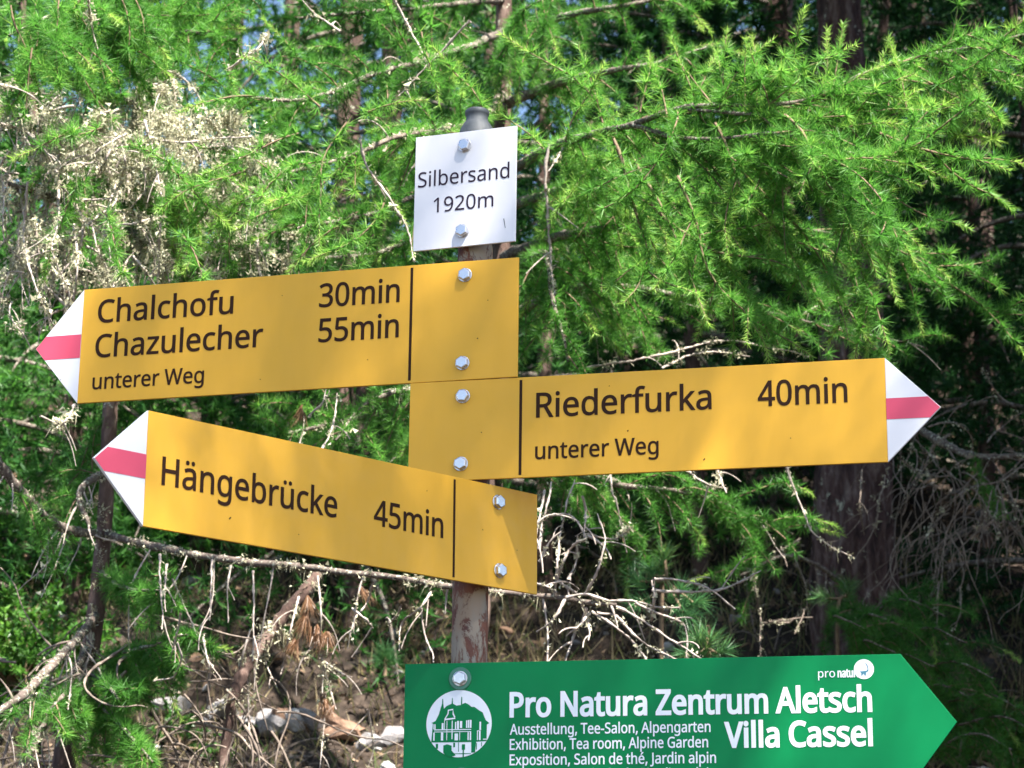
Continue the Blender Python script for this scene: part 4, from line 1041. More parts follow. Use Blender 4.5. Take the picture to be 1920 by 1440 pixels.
for (x, y, dx, dy, L) in ((110, 0, .05, -1, .20), (20, 10, .1, -1, .24), (60, 90, -.05, -1, .14), (150, 240, -.9, -.4, .10), (190, 240, -.9, -.5, .09), (240, 270, .9, -.2, .10), (310, 310, .7, -.5, .12), (150, 340, -.5, -.8, .14), (200, 400, .4, -.9, .14), (340, 440, .5, -.5, .12)):
    B.twig(at(x, y, 4.15), (dx, -.1, dy), L, 0.64, 0.1, tip=0.3, side=0.4, size=1.15)
for pts in ([(-20, 170), (30, 222), (60, 262), (100, 305)], [(0, 230), (40, 240), (70, 262), (95, 298), (105, 320)], [(52, 340), (42, 430), (56, 520), (82, 590), (102, 618)], [(112, 340), (108, 420), (100, 470), (130, 545), (128, 570)], [(140, 420), (148, 500), (142, 575)],
            [(215, 250), (236, 300), (232, 345), (222, 372)], [(270, 225), (288, 300), (302, 372)], [(166, 0), (170, 50), (182, 92)], [(112, 178), (82, 210), (72, 255)], [(0, 160), (55, 168), (112, 178)], [(212, 265), (198, 300), (184, 335)], [(278, 258), (340, 262), (400, 255), (470, 250)],
            [(116, 350), (150, 375), (210, 372)], [(206, 420), (255, 420), (312, 405)], [(430, 130), (480, 90), (500, 60)], [(300, 420), (296, 480), (292, 535)], [(250, 480), (275, 510), (290, 535)], [(240, 250), (180, 290), (150, 330)], [(75, 780), (110, 800), (100, 790)], [(140, 760), (125, 790), (105, 805)]):
    B.px(pts, 4.2, 0.04, 0.0036, 0.5, 0.5)
# bare lower limbs
B.bough([(195, 1000, 4.85, .008), (300, 1028, 4.65, .0075), (430, 1050, 4.55, .007), (600, 1066, 4.5, .006), (760, 1086, 4.45, .0055), (850, 1098, 4.42, .005), (1000, 1116, 4.4, .0045), (1092, 1130, 4.38, .005), (1155, 1138, 4.38, .003)],
        11, (0.06, 0.34), LD, 0.5, 0.2, lichen=0.5, dead=0.85, needles_on=False, mat='branch')
B.bough([(192, 1005, 4.85, .009), (110, 985, 4.7, .010), (50, 935, 4.6, .010), (-20, 850, 4.5, .010)], 16, (0.08, 0.24), LD, 0.45, 0.2, lichen=0.9, dead=0.8, needles_on=False)
B.bough([(182, 1150, 4.85, .009), (120, 1225, 4.6, .008), (50, 1300, 4.45, .008), (-20, 1350, 4.4, .007)], 18, (0.08, 0.26), LD, 0.45, 0.2, lichen=0.45, dead=0.85, needles_on=False)
B.bough([(175, 1200, 4.85, .008), (110, 1310, 4.6, .007), (60, 1400, 4.5, .007), (20, 1480, 4.45, .006)], 14, (0.08, 0.22), LD, 0.45, 0.2, lichen=0.7, dead=0.85, needles_on=False)
B.bough([(205, 880, 4.85, .008), (150, 920, 4.75, .006), (170, 990, 4.7, .004)], 8, (0.06, 0.16), LD, 0.4, 0.2, lichen=0.45, dead=0.9, needles_on=False)
low = Wood()
fan = ([(1040, 1116), (1046, 1055), (1055, 1000), (1066, 952), (1084, 895)], [(1046, 1087), (1055, 1052), (1066, 1030), (1085, 1012), (1096, 1002), (1087, 980), (1065, 961), (1030, 961), (1009, 974)], [(1096, 1114), (1115, 1085), (1130, 1042), (1136, 1005), (1122, 964)],
       [(1096, 1002), (1120, 1015), (1135, 1030), (1144, 1047)], [(1067, 1089), (1080, 1055), (1082, 1007)], [(1010, 1055), (1030, 1020), (1052, 1002)], [(1062, 1120), (1097, 1114), (1142, 1127), (1192, 1130), (1230, 1140), (1271, 1140)], [(1110, 1147), (1155, 1177), (1187, 1205), (1215, 1240)],
       [(1120, 1150), (1160, 1157), (1195, 1192), (1230, 1215), (1275, 1238)], [(1155, 1138), (1205, 1162), (1255, 1195), (1330, 1240)], [(1105, 1150), (1080, 1177), (1062, 1192)], [(1100, 1140), (1092, 1165), (1077, 1192), (1062, 1240)], [(1192, 1130), (1230, 1150), (1280, 1172), (1291, 1200), (1289, 1240)],
       [(1225, 1087), (1267, 1089), (1330, 1105), (1382, 1147)], [(1220, 1165), (1226, 1125), (1222, 1090)], [(1222, 1107), (1317, 1105), (1375, 1095), (1430, 1070)], [(1009, 1030), (1017, 980), (1025, 960), (1037, 905)], [(1060, 1125), (1040, 1160), (1008, 1182)], [(1092, 1130), (1104, 1160), (1106, 1200)],
       [(1020, 920), (1010, 990), (1008, 1040)], [(1092, 930), (1098, 960), (1094, 1002)], [(1046, 1087), (1062, 1100), (1085, 1114)], [(995, 1090), (1020, 1100), (1040, 1112)])
for pts in fan:
    B.px(pts, 4.38, 0.025, 0.0038, 0.10, 0.35)
for pts in ([(325, 1085), (360, 1160), (385, 1222), (418, 1272)], [(300, 1040), (303, 1110), (308, 1180)], [(312, 1060), (310, 1120), (312, 1150)], [(338, 1150), (322, 1225), (320, 1240)], [(334, 1205), (340, 1235), (322, 1268), (285, 1275)], [(398, 1050), (396, 1120), (394, 1160)],
            [(432, 1060), (425, 1100), (426, 1165)], [(475, 1070), (474, 1150), (472, 1240)], [(380, 1195), (390, 1245), (396, 1268)], [(700, 1092), (690, 1130), (665, 1170), (655, 1220)], [(808, 1110), (790, 1140), (755, 1170), (750, 1220)], [(790, 1140), (795, 1190), (810, 1225), (812, 1245)],
            [(752, 1135), (728, 1172)], [(660, 1140), (690, 1165), (700, 1180)], [(580, 780), (600, 760), (615, 735)], [(600, 850), (625, 800), (635, 740)]):
    B.px(pts, 4.5, 0.04, 0.0030, 0.08, 0.4)
for k in range(80):
    x0, y0 = rng.uniform(-20, 520), rng.uniform(1150, 1440)
    P = wander(at(x0, y0, 4.55 + rng.random() * 0.5), (rng.normal() * 0.8, rng.normal() * 0.4, -0.3 + rng.normal() * 0.6), rng.uniform(0.08, 0.34), 0.7, 0.35)
    low.tube(P, knobby(len(P), rng.uniform(0.0014, 0.0034), 0.0009, 0.8), 5)
low.build('bare_twigs', M['dead_dark'], B.root, kind='stuff')
# green sprays low on the tree
GB = ((1, -.2, .1), (.6, -.3, -.5), (1, -.2, -.4))
B.bough([(188, 1075, 4.85, .006), (240, 1105, 4.6, .004), (312, 1108, 4.5, .002)], 26, (0.05, 0.14), GB, 0.42, 0.1, spacing=0.008)
B.bough([(178, 1240, 4.85, .006), (260, 1215, 4.6, .004), (350, 1186, 4.5, .002)], 34, (0.05, 0.16), GB, 0.40, 0.1, spacing=0.008)
B.bough([(172, 1260, 4.85, .006), (210, 1290, 4.55, .004), (225, 1310, 4.5, .002)], 16, (0.05, 0.10), GB, 0.44, 0.1, spacing=0.008)
B.bough([(165, 1270, 4.85, .006), (120, 1300, 4.55, .004), (88, 1335, 4.5, .002)], 22, (0.04, 0.12), ((-1, -.2, -.3), (-.4, -.3, -1), (.4, -.3, -.6)), 0.46, 0.1, spacing=0.008)
B.bough([(160, 1290, 4.85, .006), (240, 1370, 4.55, .004), (295, 1430, 4.5, .002)], 30, (0.05, 0.13), ((1, -.2, -.5), (.2, -.3, -1), (-.5, -.3, -.6)), 0.48, 0.1, spacing=0.008)
B.bough([(200, 900, 4.85, .006), (140, 880, 5.0, .004), (60, 890, 5.0, .002)], 22, (0.06, 0.18), ((-1, 0, .2), (-.5, 0, -.8), (.3, 0, .8)), 0.44, 0.1)
B.crown(4.5, 6.3, 1.2, 0.2, 30, 100, 2.0, 0.45, 0.009)
B.crust(B.P[::1, :3] - np.array([0.0, 0.016, 0.0]), 0.5)
B.finish()

# ------------------------------------------------------------------ stout trunks on the right
def base_pt(px, D):
    p = at(px, 1300, D)
    return np.array([p[0], D, zg(p[0], D) - 0.2])
Cb = base_pt(1612, 7.0)
C = Larch('conifer_tree', 'stout red-brown conifer trunk right of the signs with drooping bare branches', [
    (Cb, 0.19), (1610, 1300, 7.0, 0.150), (1600, 1050, 7.0, 0.135), (1600, 800, 7.02, 0.118), (1592, 500, 7.05, 0.100), (1580, 150, 7.1, 0.080), (1568, -150, 7.1, 0.070),
    (at(1568, -150, 7.1) + np.array([0, 0, 2.5]), 0.05), (at(1568, -150, 7.1) + np.array([0, 0.1, 5.5]), 0.012)], 'bark_red', sides=64, step=0.03)
for i in range(70):
    x0, y0 = rng.uniform(1690, 1930), rng.uniform(840, 1000)
    P = wander(at(x0, y0, 6.4 + rng.normal() * 0.2), (rng.normal() * 0.7 - .3, rng.normal() * 0.4, -0.5 + rng.normal() * 0.4), rng.uniform(0.12, 0.45), 0.9, 0.3)
    C.deadtwig(P, 0.0022, 0.0, 0.3)
for pts in ([(1930, 860), (1880, 900), (1830, 912), (1790, 930), (1755, 958), (1738, 985), (1730, 1020)], [(1880, 905), (1870, 940), (1858, 980), (1825, 1005)], [(1870, 910), (1885, 960), (1870, 1010)], [(1880, 905), (1920, 980), (1930, 1010)],
            [(1860, 920), (1845, 970), (1825, 1000)], [(1740, 800), (1770, 792), (1800, 795), (1825, 825), (1815, 860), (1795, 880)], [(1780, 815), (1760, 830), (1745, 850), (1760, 880)], [(1690, 860), (1720, 885), (1762, 896)], [(1616, 880), (1612, 950), (1620, 1005)], [(1660, 890), (1650, 940), (1640, 990), (1600, 1050)],
            [(1760, 1090), (1758, 1150), (1756, 1185)], [(1800, 1100), (1800, 1150), (1780, 1195)], [(1500, 1010), (1460, 1035), (1430, 1060)], [(1600, 1170), (1630, 1150), (1655, 1130)], [(1440, 1165), (1480, 1165), (1510, 1140), (1490, 1190)], [(1412, 1070), (1415, 1110), (1425, 1160), (1427, 1230)], [(1427, 1170), (1480, 1165)],
            [(1850, 830), (1880, 800), (1920, 770)], [(1900, 760), (1870, 740), (1840, 690)]):
    C.px(pts, 6.2, 0.08, 0.0034, 0.1, 0.6)
C.bough([(1600, 760, 7.02, .020), (1700, 790, 6.6, .014), (1820, 850, 6.4, .010), (1940, 850, 6.3, .006)], 14, (0.15, 0.40), LD, 0.35, 0.1, dead=0.9, lichen=0.3, needles_on=False)
C.bough([(1610, 1150, 7.0, .012), (1560, 1080, 6.6, .008), (1470, 1040, 6.4, .005), (1380, 1080, 6.3, .003)], 12, (0.15, 0.35), LD + ((-1, 0, 0),), 0.30, 0.1, dead=0.6, needles_on=False)
for (x, y) in ((1640, 1150), (1700, 1120), (1620, 1200), (1740, 1180), (1680, 1220), (1790, 1240), (1840, 1300), (1760, 1290), (1880, 1340), (1830, 1380), (1560, 1150)):
    C.bough([(1605, 1230, 6.95, .006), ((x + 1605) / 2, y + 15, 6.4, .004), (x, y, 6.0, .0025), (x + 70, y + 30, 5.9, .0015)], 16, (0.08, 0.24), ((1, 0, -.3), (.6, -.4, -.7), (.8, 0, .3)), 0.30, 0.1)
C.crown(5.5, 10.0, 1.7, 0.3, 42, 90, 2.2, 0.3, 0.006, 9)
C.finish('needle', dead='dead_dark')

Db = base_pt(1850, 9.0)
Dt = Larch('conifer_tree', 'narrower grey-brown conifer trunk standing in deep shade at the right', [
    (Db, 0.12), (1848, 1000, 9.0, 0.095), (1835, 600, 9.0, 0.080), (1825, 250, 9.05, 0.068), (1815, -100, 9.1, 0.060), (at(1815, -100, 9.1) + np.array([0, 0, 3.0]), 0.04), (at(1815, -100, 9.1) + np.array([0, 0, 6.0]), 0.01)], 'bark', sides=24)
Dt.crown(5.9, 11.0, 1.9, 0.3, 50, 80, 2.4, 0.3, 0.007, 9)
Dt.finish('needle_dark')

# ------------------------------------------------------------------ trees farther up the slope
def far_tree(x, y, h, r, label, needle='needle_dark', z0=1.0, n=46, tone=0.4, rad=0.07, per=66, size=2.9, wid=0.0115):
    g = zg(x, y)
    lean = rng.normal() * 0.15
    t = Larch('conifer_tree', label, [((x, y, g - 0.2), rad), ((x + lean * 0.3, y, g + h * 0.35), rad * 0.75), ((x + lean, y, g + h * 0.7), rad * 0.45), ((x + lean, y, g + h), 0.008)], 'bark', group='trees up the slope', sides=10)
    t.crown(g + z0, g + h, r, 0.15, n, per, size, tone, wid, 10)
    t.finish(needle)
    return t
far_tree(-2.35, 8.6, 6.2, 1.5, 'bushy conifer up the slope behind the lichen-hung larch', 'needle', 0.5, 60, 0.35)
far_tree(-0.75, 9.4, 6.0, 1.15, 'slim pale green larch up the slope behind the top sign', 'needle', 0.4, 60, 0.40)
far_tree(0.55, 10.2, 7.5, 1.5, 'tall dense conifer up the slope behind the white plate', 'needle_dark', 0.5, 66, 0.45)
far_tree(1.05, 8.4, 5.5, 1.1, 'young larch between the slender larch and the stout trunk', 'needle_dark', 0.4, 50, 0.4)
far_tree(2.75, 10.5, 8.5, 1.7, 'dark spruce behind the narrow trunk', 'needle_dark', 0.3, 70, 0.3)
far_tree(1.6, 12.5, 9.0, 1.8, 'dark spruce filling the gap between the two right trunks', 'needle_dark', 0.3, 70, 0.3)
far_tree(-3.1, 12.5, 7.0, 1.6, 'far conifer at the left edge of the wood', 'needle', 0.3, 50, 0.4)
far_tree(-1.95, 14.5, 7.2, 1.5, 'far conifer left of the gap of blue sky', 'needle_dark', 0.3, 50, 0.5)
far_tree(-0.55, 15.5, 7.6, 1.6, 'far conifer right of the gap of blue sky', 'needle_dark', 0.3, 50, 0.5)
far_tree(0.6, 17.0, 9.0, 2.0, 'tall far conifer on the hillside above the white plate', 'needle_dark', 0.3, 54, 0.4)
far_tree(3.4, 15.5, 10.0, 2.2, 'tall far conifer at the right edge of the wood', 'needle_dark', 0.3, 54, 0.3)
far_tree(2.4, 19.0, 10.0, 2.3, 'farthest dark conifer behind the right trunks', 'needle_dark', 0.3, 54, 0.3)
far_tree(-0.8, 12.4, 7.0, 1.1, 'dark far spruce above the top yellow sign', 'needle_dark', 0.3, 46, 0.5)
far_tree(-0.15, 13.2, 7.5, 1.2, 'dark far spruce above the pole cap', 'needle_dark', 0.3, 46, 0.45)
far_tree(-1.3, 12.0, 6.0, 0.9, 'slim far larch in the gap of blue sky', 'needle', 0.3, 40, 0.35)
far_tree(2.65, 13.5, 10.0, 1.6, 'slim dark spruce behind the narrow trunk at the right', 'needle_dark', 0.3, 60, 0.3)
far_tree(-2.75, 10.0, 6.5, 1.3, 'slim conifer up the slope left of the lichen mass', 'needle', 0.3, 54, 0.35)
far_tree(2.2, 10.2, 7.0, 1.1, 'slim dark spruce just right of the stout trunk', 'needle_dark', 0.2, 56, 0.25)
for (x, y, h) in ((2.0, 16.0, 9.0), (2.9, 17.5, 10.0), (3.8, 18.5, 10.0), (1.2, 20.0, 10.0), (4.6, 21.0, 11.0), (3.3, 22.0, 11.0), (2.2, 23.5, 12.0)):
    far_tree(x, y, h, 1.7, 'dark spruce deep in the shaded wood on the right', 'needle_dark', 0.3, 46, 0.2, 0.09, 42, 3.4, 0.024)
# young growth along the foot of the steep bank
for (x, y, h, r, nd, tn, lb) in ((-1.80, 7.4, 3.6, 0.85, 'needle_dark', 0.7, 'bushy young conifer behind the lichen-hung trunk'), (-1.48, 7.7, 3.0, 0.7, 'needle', 0.30, 'young conifer left of the lichen-hung trunk'), (-1.12, 7.9, 1.7, 0.75, 'needle', 0.30, 'low young conifer under the gap of blue sky'),
                                 (-0.55, 7.6, 3.4, 0.85, 'needle_dark', 0.8, 'young conifer behind the top yellow sign'), (0.12, 7.9, 3.8, 0.9, 'needle_dark', 0.45, 'young conifer behind the white plate'),
                                 (0.68, 7.9, 3.6, 0.9, 'needle_dark', 0.4, 'young conifer behind the Riederfurka sign'), (1.95, 7.7, 3.4, 0.9, 'needle_dark', 0.25, 'dark young spruce between the two right trunks'),
                                 (1.80, 8.3, 3.6, 0.8, 'needle_dark', 0.25, 'dark young spruce in front of the narrow trunk'), (1.42, 8.9, 4.2, 1.0, 'needle_dark', 0.25, 'dark young spruce behind the stout trunk'), (2.45, 9.2, 4.6, 1.1, 'needle_dark', 0.25, 'dark young spruce right of the narrow trunk'), (-2.5, 7.2, 4.0, 1.0, 'needle_dark', 0.3, 'dark young spruce at the far left of the bank')):
    far_tree(x, y, h, r, lb, nd, 0.15, 40, tn, 0.035, 150, 1.7, 0.0070)
# spruce added out of view on the right: its crown keeps the right-hand wood in shade
sp = Larch('added_shade_spruce', 'dense spruce added out of view to shade the wood on the right', [((3.0, 4.5, zg(3.0, 4.5) - 0.2), 0.13), ((3.0, 4.5, 5.5), 0.10), ((3.0, 4.55, 13.0), 0.01)], 'bark_red', sides=16)
sp.crown(4.3, 12.8, 1.85, 0.2, 95, 150, 3.6, 0.3, 0.028, 9, droop=0.6)
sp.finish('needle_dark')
for (x, y, h, lb) in ((3.95, 4.9, 13.0, 'tall dense spruce added outside the wood on the right to darken it'), (3.7, 7.2, 12.0, 'tall dense spruce added right of the narrow trunk to darken the wood')):  # further spruces added to keep sun off the right-hand wood
    sp = Larch('added_shade_spruce', lb, [((x, y, zg(x, y) - 0.2), 0.14), ((x, y, 6), 0.10), ((x, y, h), 0.01)], 'bark_red', sides=14)
    sp.crown(zg(x, y) + 0.5, h - 0.2, 1.7, 0.2, 80, 130, 2.8, 0.3, 0.014, 9, droop=0.6)
    sp.finish('needle_dark')
# larch added out of view, crown thinned so filtered sun reaches the signs
SHX, SHY = 2.30, -0.96
yt = Larch('larch_tree', 'tall thin-crowned larch added out of view to shade the signs', [((SHX, SHY, zg(SHX, SHY) - 0.2), 0.12), ((SHX, SHY, 6.0), 0.08), ((SHX, SHY, 11.7), 0.006)], 'bark_red', sides=16)
rng = np.random.default_rng(5)
yt.crown(7.2, 11.6, 1.65, 0.12, 230, 60, 1.5, 0.35, 0.007, 9, droop=0.3)
yt.finish('needle')

# ------------------------------------------------------------------ stone pine saplings right of the post
def pine_sapling(label, stem, tufts):
    root = empty('stone_pine_sapling', tuple(np.array([stem[0][0], stem[0][1], zg(stem[0][0], stem[0][1])])))
    tag(root, label, 'sapling')
    w = Wood()
    P = smooth_path([(*p, 0.007 - 0.004 * i / len(stem)) for i, p in enumerate(stem)], 0.02)
    w.tube(P[:, :3], P[:, 3], 6)
    nd, dry = Needles(), Needles()
    for (p, d, L, tone) in tufts:
        i = np.argmin(np.linalg.norm(P[:, :3] - p, axis=1))
        Q = np.linspace(P[i, :3], p, 6)
        w.tube(Q, np.linspace(0.004, 0.003, 6), 5)
        for k in range(7):
            c = p + unit(d) * (0.008 * k - 0.03)
            nd.tufts(c[None], np.asarray(d, float)[None], 20, L, 0.0020, (0.35, 0.97), tone)
    w.build('stem', M['twig'], root)
    nd.build('needles', M['pine_needle'], root)
    return root
g0 = at(1240, 1200, 5.4)
pine_sapling('young stone pine with long needle tufts between the dead twigs', [(g0[0], 5.4, zg(g0[0], 5.4)), at(1240, 1180, 5.35), at(1250, 1090, 5.3), at(1246, 1050, 5.3)],
    [(at(1245, 1050, 5.3), (0.1, -.2, 1), 0.055, 0.75), (at(1195, 1090, 5.3), (-.8, -.2, .6), 0.055, 0.5), (at(1300, 1130, 5.2), (1, -.4, .1), 0.065, 0.5), (at(1282, 1150, 5.2), (.6, -.4, -.6), 0.065, 0.4), (at(1225, 1080, 5.3), (-.3, -.3, .8), 0.055, 0.55), (at(1270, 1115, 5.25), (.5, -.5, .6), 0.06, 0.55), (at(1200, 1130, 5.3), (-.8, -.4, -.2), 0.05, 0.35)])
g1 = at(1330, 1260, 5.2)
pine_sapling('lower stone pine sapling just above the green sign', [(g1[0], 5.2, zg(g1[0], 5.2)), at(1330, 1260, 5.15), at(1325, 1215, 5.1)],
    [(at(1325, 1212, 5.1), (.4, -.3, 1), 0.065, 0.7), (at(1300, 1230, 5.1), (-.9, -.3, .4), 0.06, 0.5), (at(1345, 1225, 5.1), (1, -.3, .3), 0.06, 0.55), (at(1312, 1210, 5.1), (-.2, -.5, .9), 0.055, 0.6)])
g3 = at(1580, 1130, 6.2)
pine_sapling('thin pine seedling in front of the stout trunk', [(g3[0], 6.2, zg(g3[0], 6.2)), at(1570, 1180, 6.2), at(1590, 1110, 6.2)],
    [(at(1590, 1108, 6.2), (0.2, -.3, 1), 0.05, 0.7), (at(1550, 1122, 6.2), (-1, -.3, .2), 0.05, 0.7)])

# ------------------------------------------------------------------ dead branch with brown needle tufts left of the post
root = empty('dead_branch', tuple(at(592, 1085, 4.9)))
tag(root, 'dark broken branch with rust-brown dead needle tufts below the lowest yellow sign', 'branch')
w = Wood(); lz = Needles(); dn = Needles(); tw = Wood()
P = smooth_path([(*at(600, 1070, 4.95), .009), (*at(575, 1105, 4.9), .012), (*at(520, 1170, 4.9), .013), (*at(470, 1240, 4.85), .012), (*at(440, 1300, 4.8), .011), (*at(425, 1380, 4.8), .010), (*at(415, 1480, 4.8), .010)], 0.012)
w.tube(P[:, :3], P[:, 3] * (1 + 0.4 * rng.random(len(P)) ** 2), 8)
lar = Larch.__new__(Larch); lar.lich, lar.deadw, lar.green = lz, tw, Needles()
lar.crust(P[:, :3], 1.3)
for pts in ([(596, 1080), (602, 1150), (600, 1210), (606, 1250), (604, 1300)], [(598, 1200), (575, 1225), (550, 1262)], [(600, 1235), (640, 1262), (660, 1270)], [(560, 1120), (545, 1180), (530, 1250), (526, 1265)], [(604, 1240), (618, 1290), (630, 1330)], [(470, 1180), (455, 1230), (430, 1330)], [(462, 1250), (466, 1330), (468, 1400)],
            [(608, 1300), (608, 1350), (600, 1440)], [(690, 1330), (700, 1400), (690, 1440)], [(440, 1310), (400, 1330), (360, 1345)], [(500, 1200), (498, 1240), (520, 1290)]):
    q = smooth_path([(*at(x, y, 4.85 + rng.normal() * 0.05), 0) for x, y in pts], 0.008)[:, :3]
    lar.deadtwig(q, 0.0032, 0.2, 0.6)
for (x, y, n_) in ((575, 1150, 3), (590, 1175, 3), (612, 1185, 3), (558, 1200, 2), (580, 1120, 2), (678, 1102, 1), (610, 1310, 2), (625, 1320, 1), (572, 765, 1)):
    c = np.array([at(x + rng.normal() * 4, y + rng.normal() * 4, 4.82) for _ in range(n_ * 3)])
    dn.tufts(c, np.tile([rng.normal() * 0.25, -.2, -1], (len(c), 1)), 16, 0.055, 0.0018, (0.86, 0.995), 0.6)
w.build('limb', M['bark'], root); tw.build('dead_twigs', M['dead'], root, kind='stuff'); lz.build('lichen', M['lichen'], root); dn.build('dry_needles', M['dry_needle'], root)

# ------------------------------------------------------------------ rocks lying on the slope
def on_ground(px, py):
    """where the line of sight through a photo pixel meets the hillside"""
    lo, hi = 4.0, 30.0
    for _ in range(60):
        p = at(px, py, lo)
        if p[2] <= zg(p[0], lo): break
        lo += 0.05
    return p
def rock_mesh(seed, flat, sub=3):
    bm = bmesh.new()
    bmesh.ops.create_icosphere(bm, subdivisions=sub, radius=1)
    for v_ in bm.verts:
        c = v_.co.copy()
        f = 1 + 0.45 * noise.noise(c * 0.9 + Vector((seed, 0, 0))) + 0.16 * noise.noise(c * 2.7 + Vector((0, seed, 0)))
        # knock planes off it
        v_.co = c * f
    rr = random.Random(seed)
    for k in range(7):
        nrm = Vector((rr.gauss(0, 1), rr.gauss(0, 1), rr.gauss(0, 1))).normalized()
        d = rr.uniform(0.55, 0.8)
        for v_ in bm.verts:
            h = v_.co.dot(nrm) - d
            if h > 0: v_.co -= nrm * h * 0.92
    for v_ in bm.verts:
        v_.co.z *= flat
        v_.co += Vector((noise.noise(v_.co * 7), noise.noise(v_.co * 7 + Vector((9, 0, 0))), noise.noise(v_.co * 7 + Vector((0, 9, 0))))) * 0.035
    me = bpy.data.meshes.new('rock')
    bm.to_mesh(me); bm.free()
    return me
ROCKS = [rock_mesh(s, f) for s, f in ((3, .6), (7, .5), (13, .7), (21, .45), (34, .8))]
PEBBLES = [rock_mesh(s, f, 2) for s, f in ((5, .6), (9, .5), (15, .7), (23, .45), (37, .8))]
rocks = [(640, 1262, .085, 'stone_rust', 'rounded rust-brown rock beside the small dead branch'), (700, 1258, .065, 'stone_pale', 'white quartz rock right of the rust-brown one'), (552, 1290, .085, 'stone_pale', 'broad white rock left of the rust-brown one'),
         (500, 1296, .07, 'stone_pale', 'pale lichened rock under the broken branch'), (585, 1310, .075, 'stone_grey', 'grey slab below the broad white rock'), (700, 1290, .085, 'stone_grey', 'grey flat rock below the white quartz rock'), (645, 1295, .10, 'stone_rust', 'long low brown slab under the rust-brown rock'),
         (530, 1330, .09, 'stone_rust', 'tan boulder at the foot of the broken branch'), (312, 1285, .05, 'stone_pale', 'small pale stone under the hanging loop of twig'), (430, 1245, .07, 'stone_grey', 'grey stone behind the broken branch'),
         (330, 1250, .09, 'stone_grey', 'dark grey stone beside the green spray of the left larch'), (650, 1325, .035, 'stone_pale', 'little white stone under the brown slab'), (740, 1270, .08, 'stone_grey', 'grey stone beside the edge of the green sign'), (470, 1345, .06, 'stone_grey', 'grey stone in the brushwood'),
         (90, 1110, .12, 'stone_grey', 'big grey boulder behind the left larch'), (520, 1140, .10, 'stone_grey', 'grey block up the slope behind the dead tuft'), (420, 1130, .09, 'stone_grey', 'grey stone up the slope below the long bare limb'), (1210, 970, .16, 'stone_grey', 'grey outcrop behind the young stone pine'), (1340, 1010, .10, 'stone_grey', 'small grey block right of the young stone pine')]
for i, (x, y, s, mt_, lb) in enumerate(rocks):
    s *= 0.72
    p = on_ground(x, y)
    o = link('rock', ROCKS[i % 5], None)
    o.data = ROCKS[i % 5].copy(); o.data.materials.clear(); o.data.materials.append(M[mt_])
    o.location = (p[0], p[1], zg(p[0], p[1]) + s * 0.05)
    o.scale = (s * rng.uniform(.9, 1.25), s, s * rng.uniform(.8, 1.1))
    o.rotation_euler = (rng.normal() * .2 + .4, rng.normal() * .2, rng.uniform(0, 6.28))
    tag(o, lb, 'rock')
for i in range(130):
    y_ = rng.uniform(6.2, 9.5); x_ = rng.uniform(-.25, .27) * y_
    s = 0.015 + 0.04 * rng.random() ** 2
    k = int(rng.integers(5))
    mt_ = ('stone_grey', 'stone_grey', 'stone_rust', 'stone_pale')[rng.integers(4)]
    key = 'stone_%d_%s' % (k, mt_)
    if key not in bpy.data.meshes:
        me = PEBBLES[k].copy(); me.name = key; me.materials.clear(); me.materials.append(M[mt_])
    o = bpy.data.objects.new('stone', bpy.data.meshes[key]); COL.objects.link(o)
    o.location = (x_, y_, zg(x_, y_) + s * 0.1)
    o.scale = (s * rng.uniform(.8, 1.4), s, s * rng.uniform(.6, 1))
    o.rotation_euler = (0.4 + rng.normal() * .3, rng.normal() * .3, rng.uniform(0, 6.28))
    tag(o, 'small loose stone half sunk in the litter of the slope', 'stone', 'loose stones on the slope')

g2 = on_ground(722, 1262)
pine_sapling('tiny stone pine seedling beside the pale rocks', [(g2[0], g2[1], g2[2] - 0.01), g2 + np.array([0, 0, 0.025]), g2 + np.array([0, 0, 0.05])],
    [(g2 + np.array([0, 0, 0.05]), (0, -.3, 1), 0.06, 0.6), (g2 + np.array([-.01, 0, 0.04]), (-.6, -.3, .5), 0.05, 0.5), (g2 + np.array([.01, 0, 0.04]), (.7, -.3, .4), 0.05, 0.5)])

# ------------------------------------------------------------------ shrubs
def shrub(label, px, py, rad, n, leaf=0.012, tone=0.55):
    c = on_ground(px, py)
    root = empty('shrub', (c[0], c[1], zg(c[0], c[1])))
    tag(root, label, 'shrub')
    w = Wood(); lf = Needles()
    for k in range(n):
        d = unit(rng.normal(size=3) * np.array([1, .8, .6]) + np.array([0, -.1, .9]))
        P = wander(np.array([c[0] + rng.normal() * rad * .15, c[1] + rng.normal() * rad * .15, zg(c[0], c[1])]), d, rad * rng.uniform(.8, 2.0), 0.3, 0.2, 0.02)
        w.tube(P, np.linspace(0.004, 0.0012, len(P)), 4)
        u = rng.uniform(0.35, 1, 26)
        C = np.stack([np.interp(u * (len(P) - 1), np.arange(len(P)), P[:, q]) for q in range(3)], 1)
        lf.tufts(C, unit(rng.normal(size=C.shape) + d), 5, leaf * 1.6, leaf * 0.75, (0.0, 0.9), tone + rng.normal() * .1)
    w.build('stems', M['twig'], root, kind='stuff'); lf.build('leaves', M['leaf'], root)
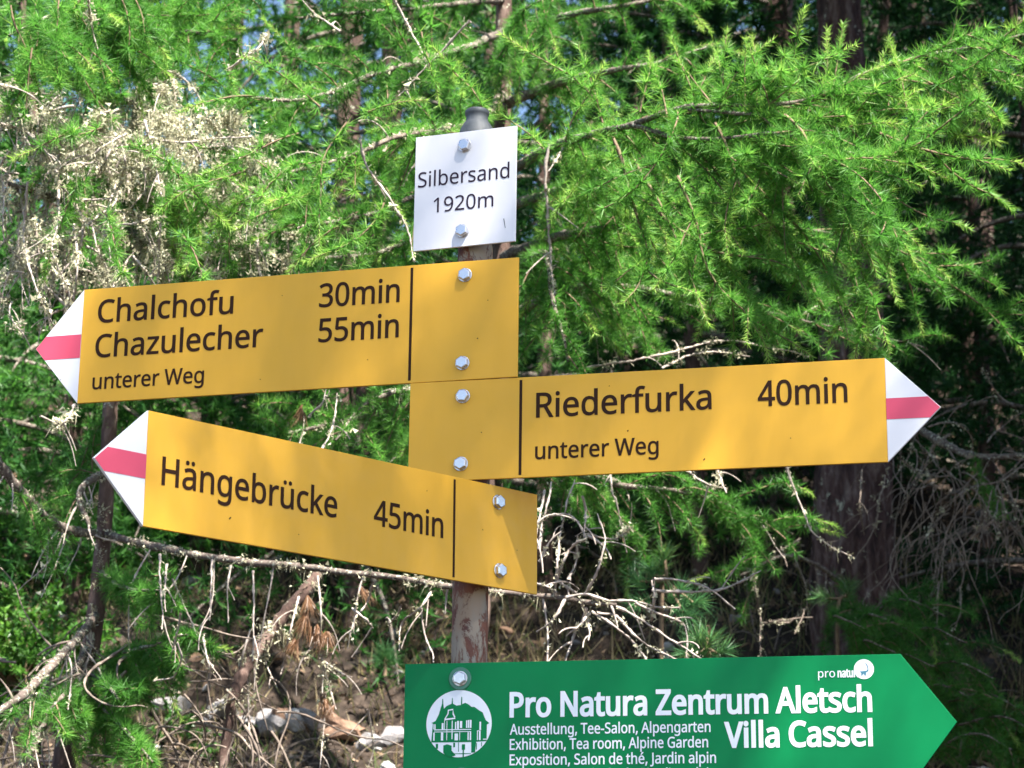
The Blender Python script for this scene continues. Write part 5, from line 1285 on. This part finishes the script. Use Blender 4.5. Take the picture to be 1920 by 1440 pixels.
shrub('bright green alpine shrub at the right below the bare fan of twigs', 1860, 1310, 0.13, 80)
shrub('low green shrub at the right edge near the arrow point of the green sign', 1905, 1400, 0.12, 50)
shrub('leafy green shrub left of the thin lichen-hung trunk', 75, 985, 0.22, 110, 0.016)
shrub('small green shrub at the left edge under the top sign', 15, 900, 0.22, 90, 0.016)
shrub('low shrub among the brushwood left of the broken branch', 330, 1430, 0.10, 20, 0.010, 0.25)

# ------------------------------------------------------------------ ground cover: litter, brushwood and dry grass
lit = Needles()
N = 42000
y_ = rng.uniform(5.6, 11.5, N); x_ = rng.uniform(-.27, .27, N) * y_
z_ = np.array([zg(a, c) for a, c in zip(x_, y_)])
Cc = np.stack([x_, y_, z_ + 0.006], 1)
lit.chips(Cc, 0.003 + 0.013 * rng.random(N) ** 2, 0.42, 0.30)
lo_ = lit.build('forest_litter', M['litter'], None)
tag(lo_, 'brown litter of needles, bark and leaves on the slope', 'litter')
br = Wood()
for k in range(1600):
    yy = rng.uniform(5.9, 9.0); xx = rng.uniform(-.26, .26) * yy
    if k < 1100:
        yy = rng.uniform(5.6, 6.9); xx = rng.uniform(-.25, -.03) * yy
    d = unit(np.array([rng.normal(), rng.normal() * .6, 0.25 + abs(rng.normal()) * .55]))
    L = rng.uniform(.06, .26)
    br.tube(wander((xx, yy, zg(xx, yy)), d, L, 0.8, 0.25, 0.03), np.linspace(rng.uniform(.0014, .0034), .0009, max(4, int(L / 0.03)) + 1), 4)
bo = br.build('brushwood', M['dead_dark'], None, kind='stuff')
tag(bo, 'tangle of dead twigs lying on the slope', 'brushwood')
gr = Needles()
N = 9000
yy = rng.uniform(5.6, 8.2, N); xx = rng.uniform(-.26, .26, N) * yy
P0 = np.stack([xx, yy, [zg(a, c) for a, c in zip(xx, yy)]], 1)
P1 = P0 + np.stack([rng.normal(size=N) * .05, rng.normal(size=N) * .04, rng.uniform(.03, .15, N)], 1)
gr.strands(P0, P1, 0.004, 0.4, 0.3)
go = gr.build('dry_grass', M['grass'], None)
tag(go, 'thin dry grass blades on the slope', 'grass')
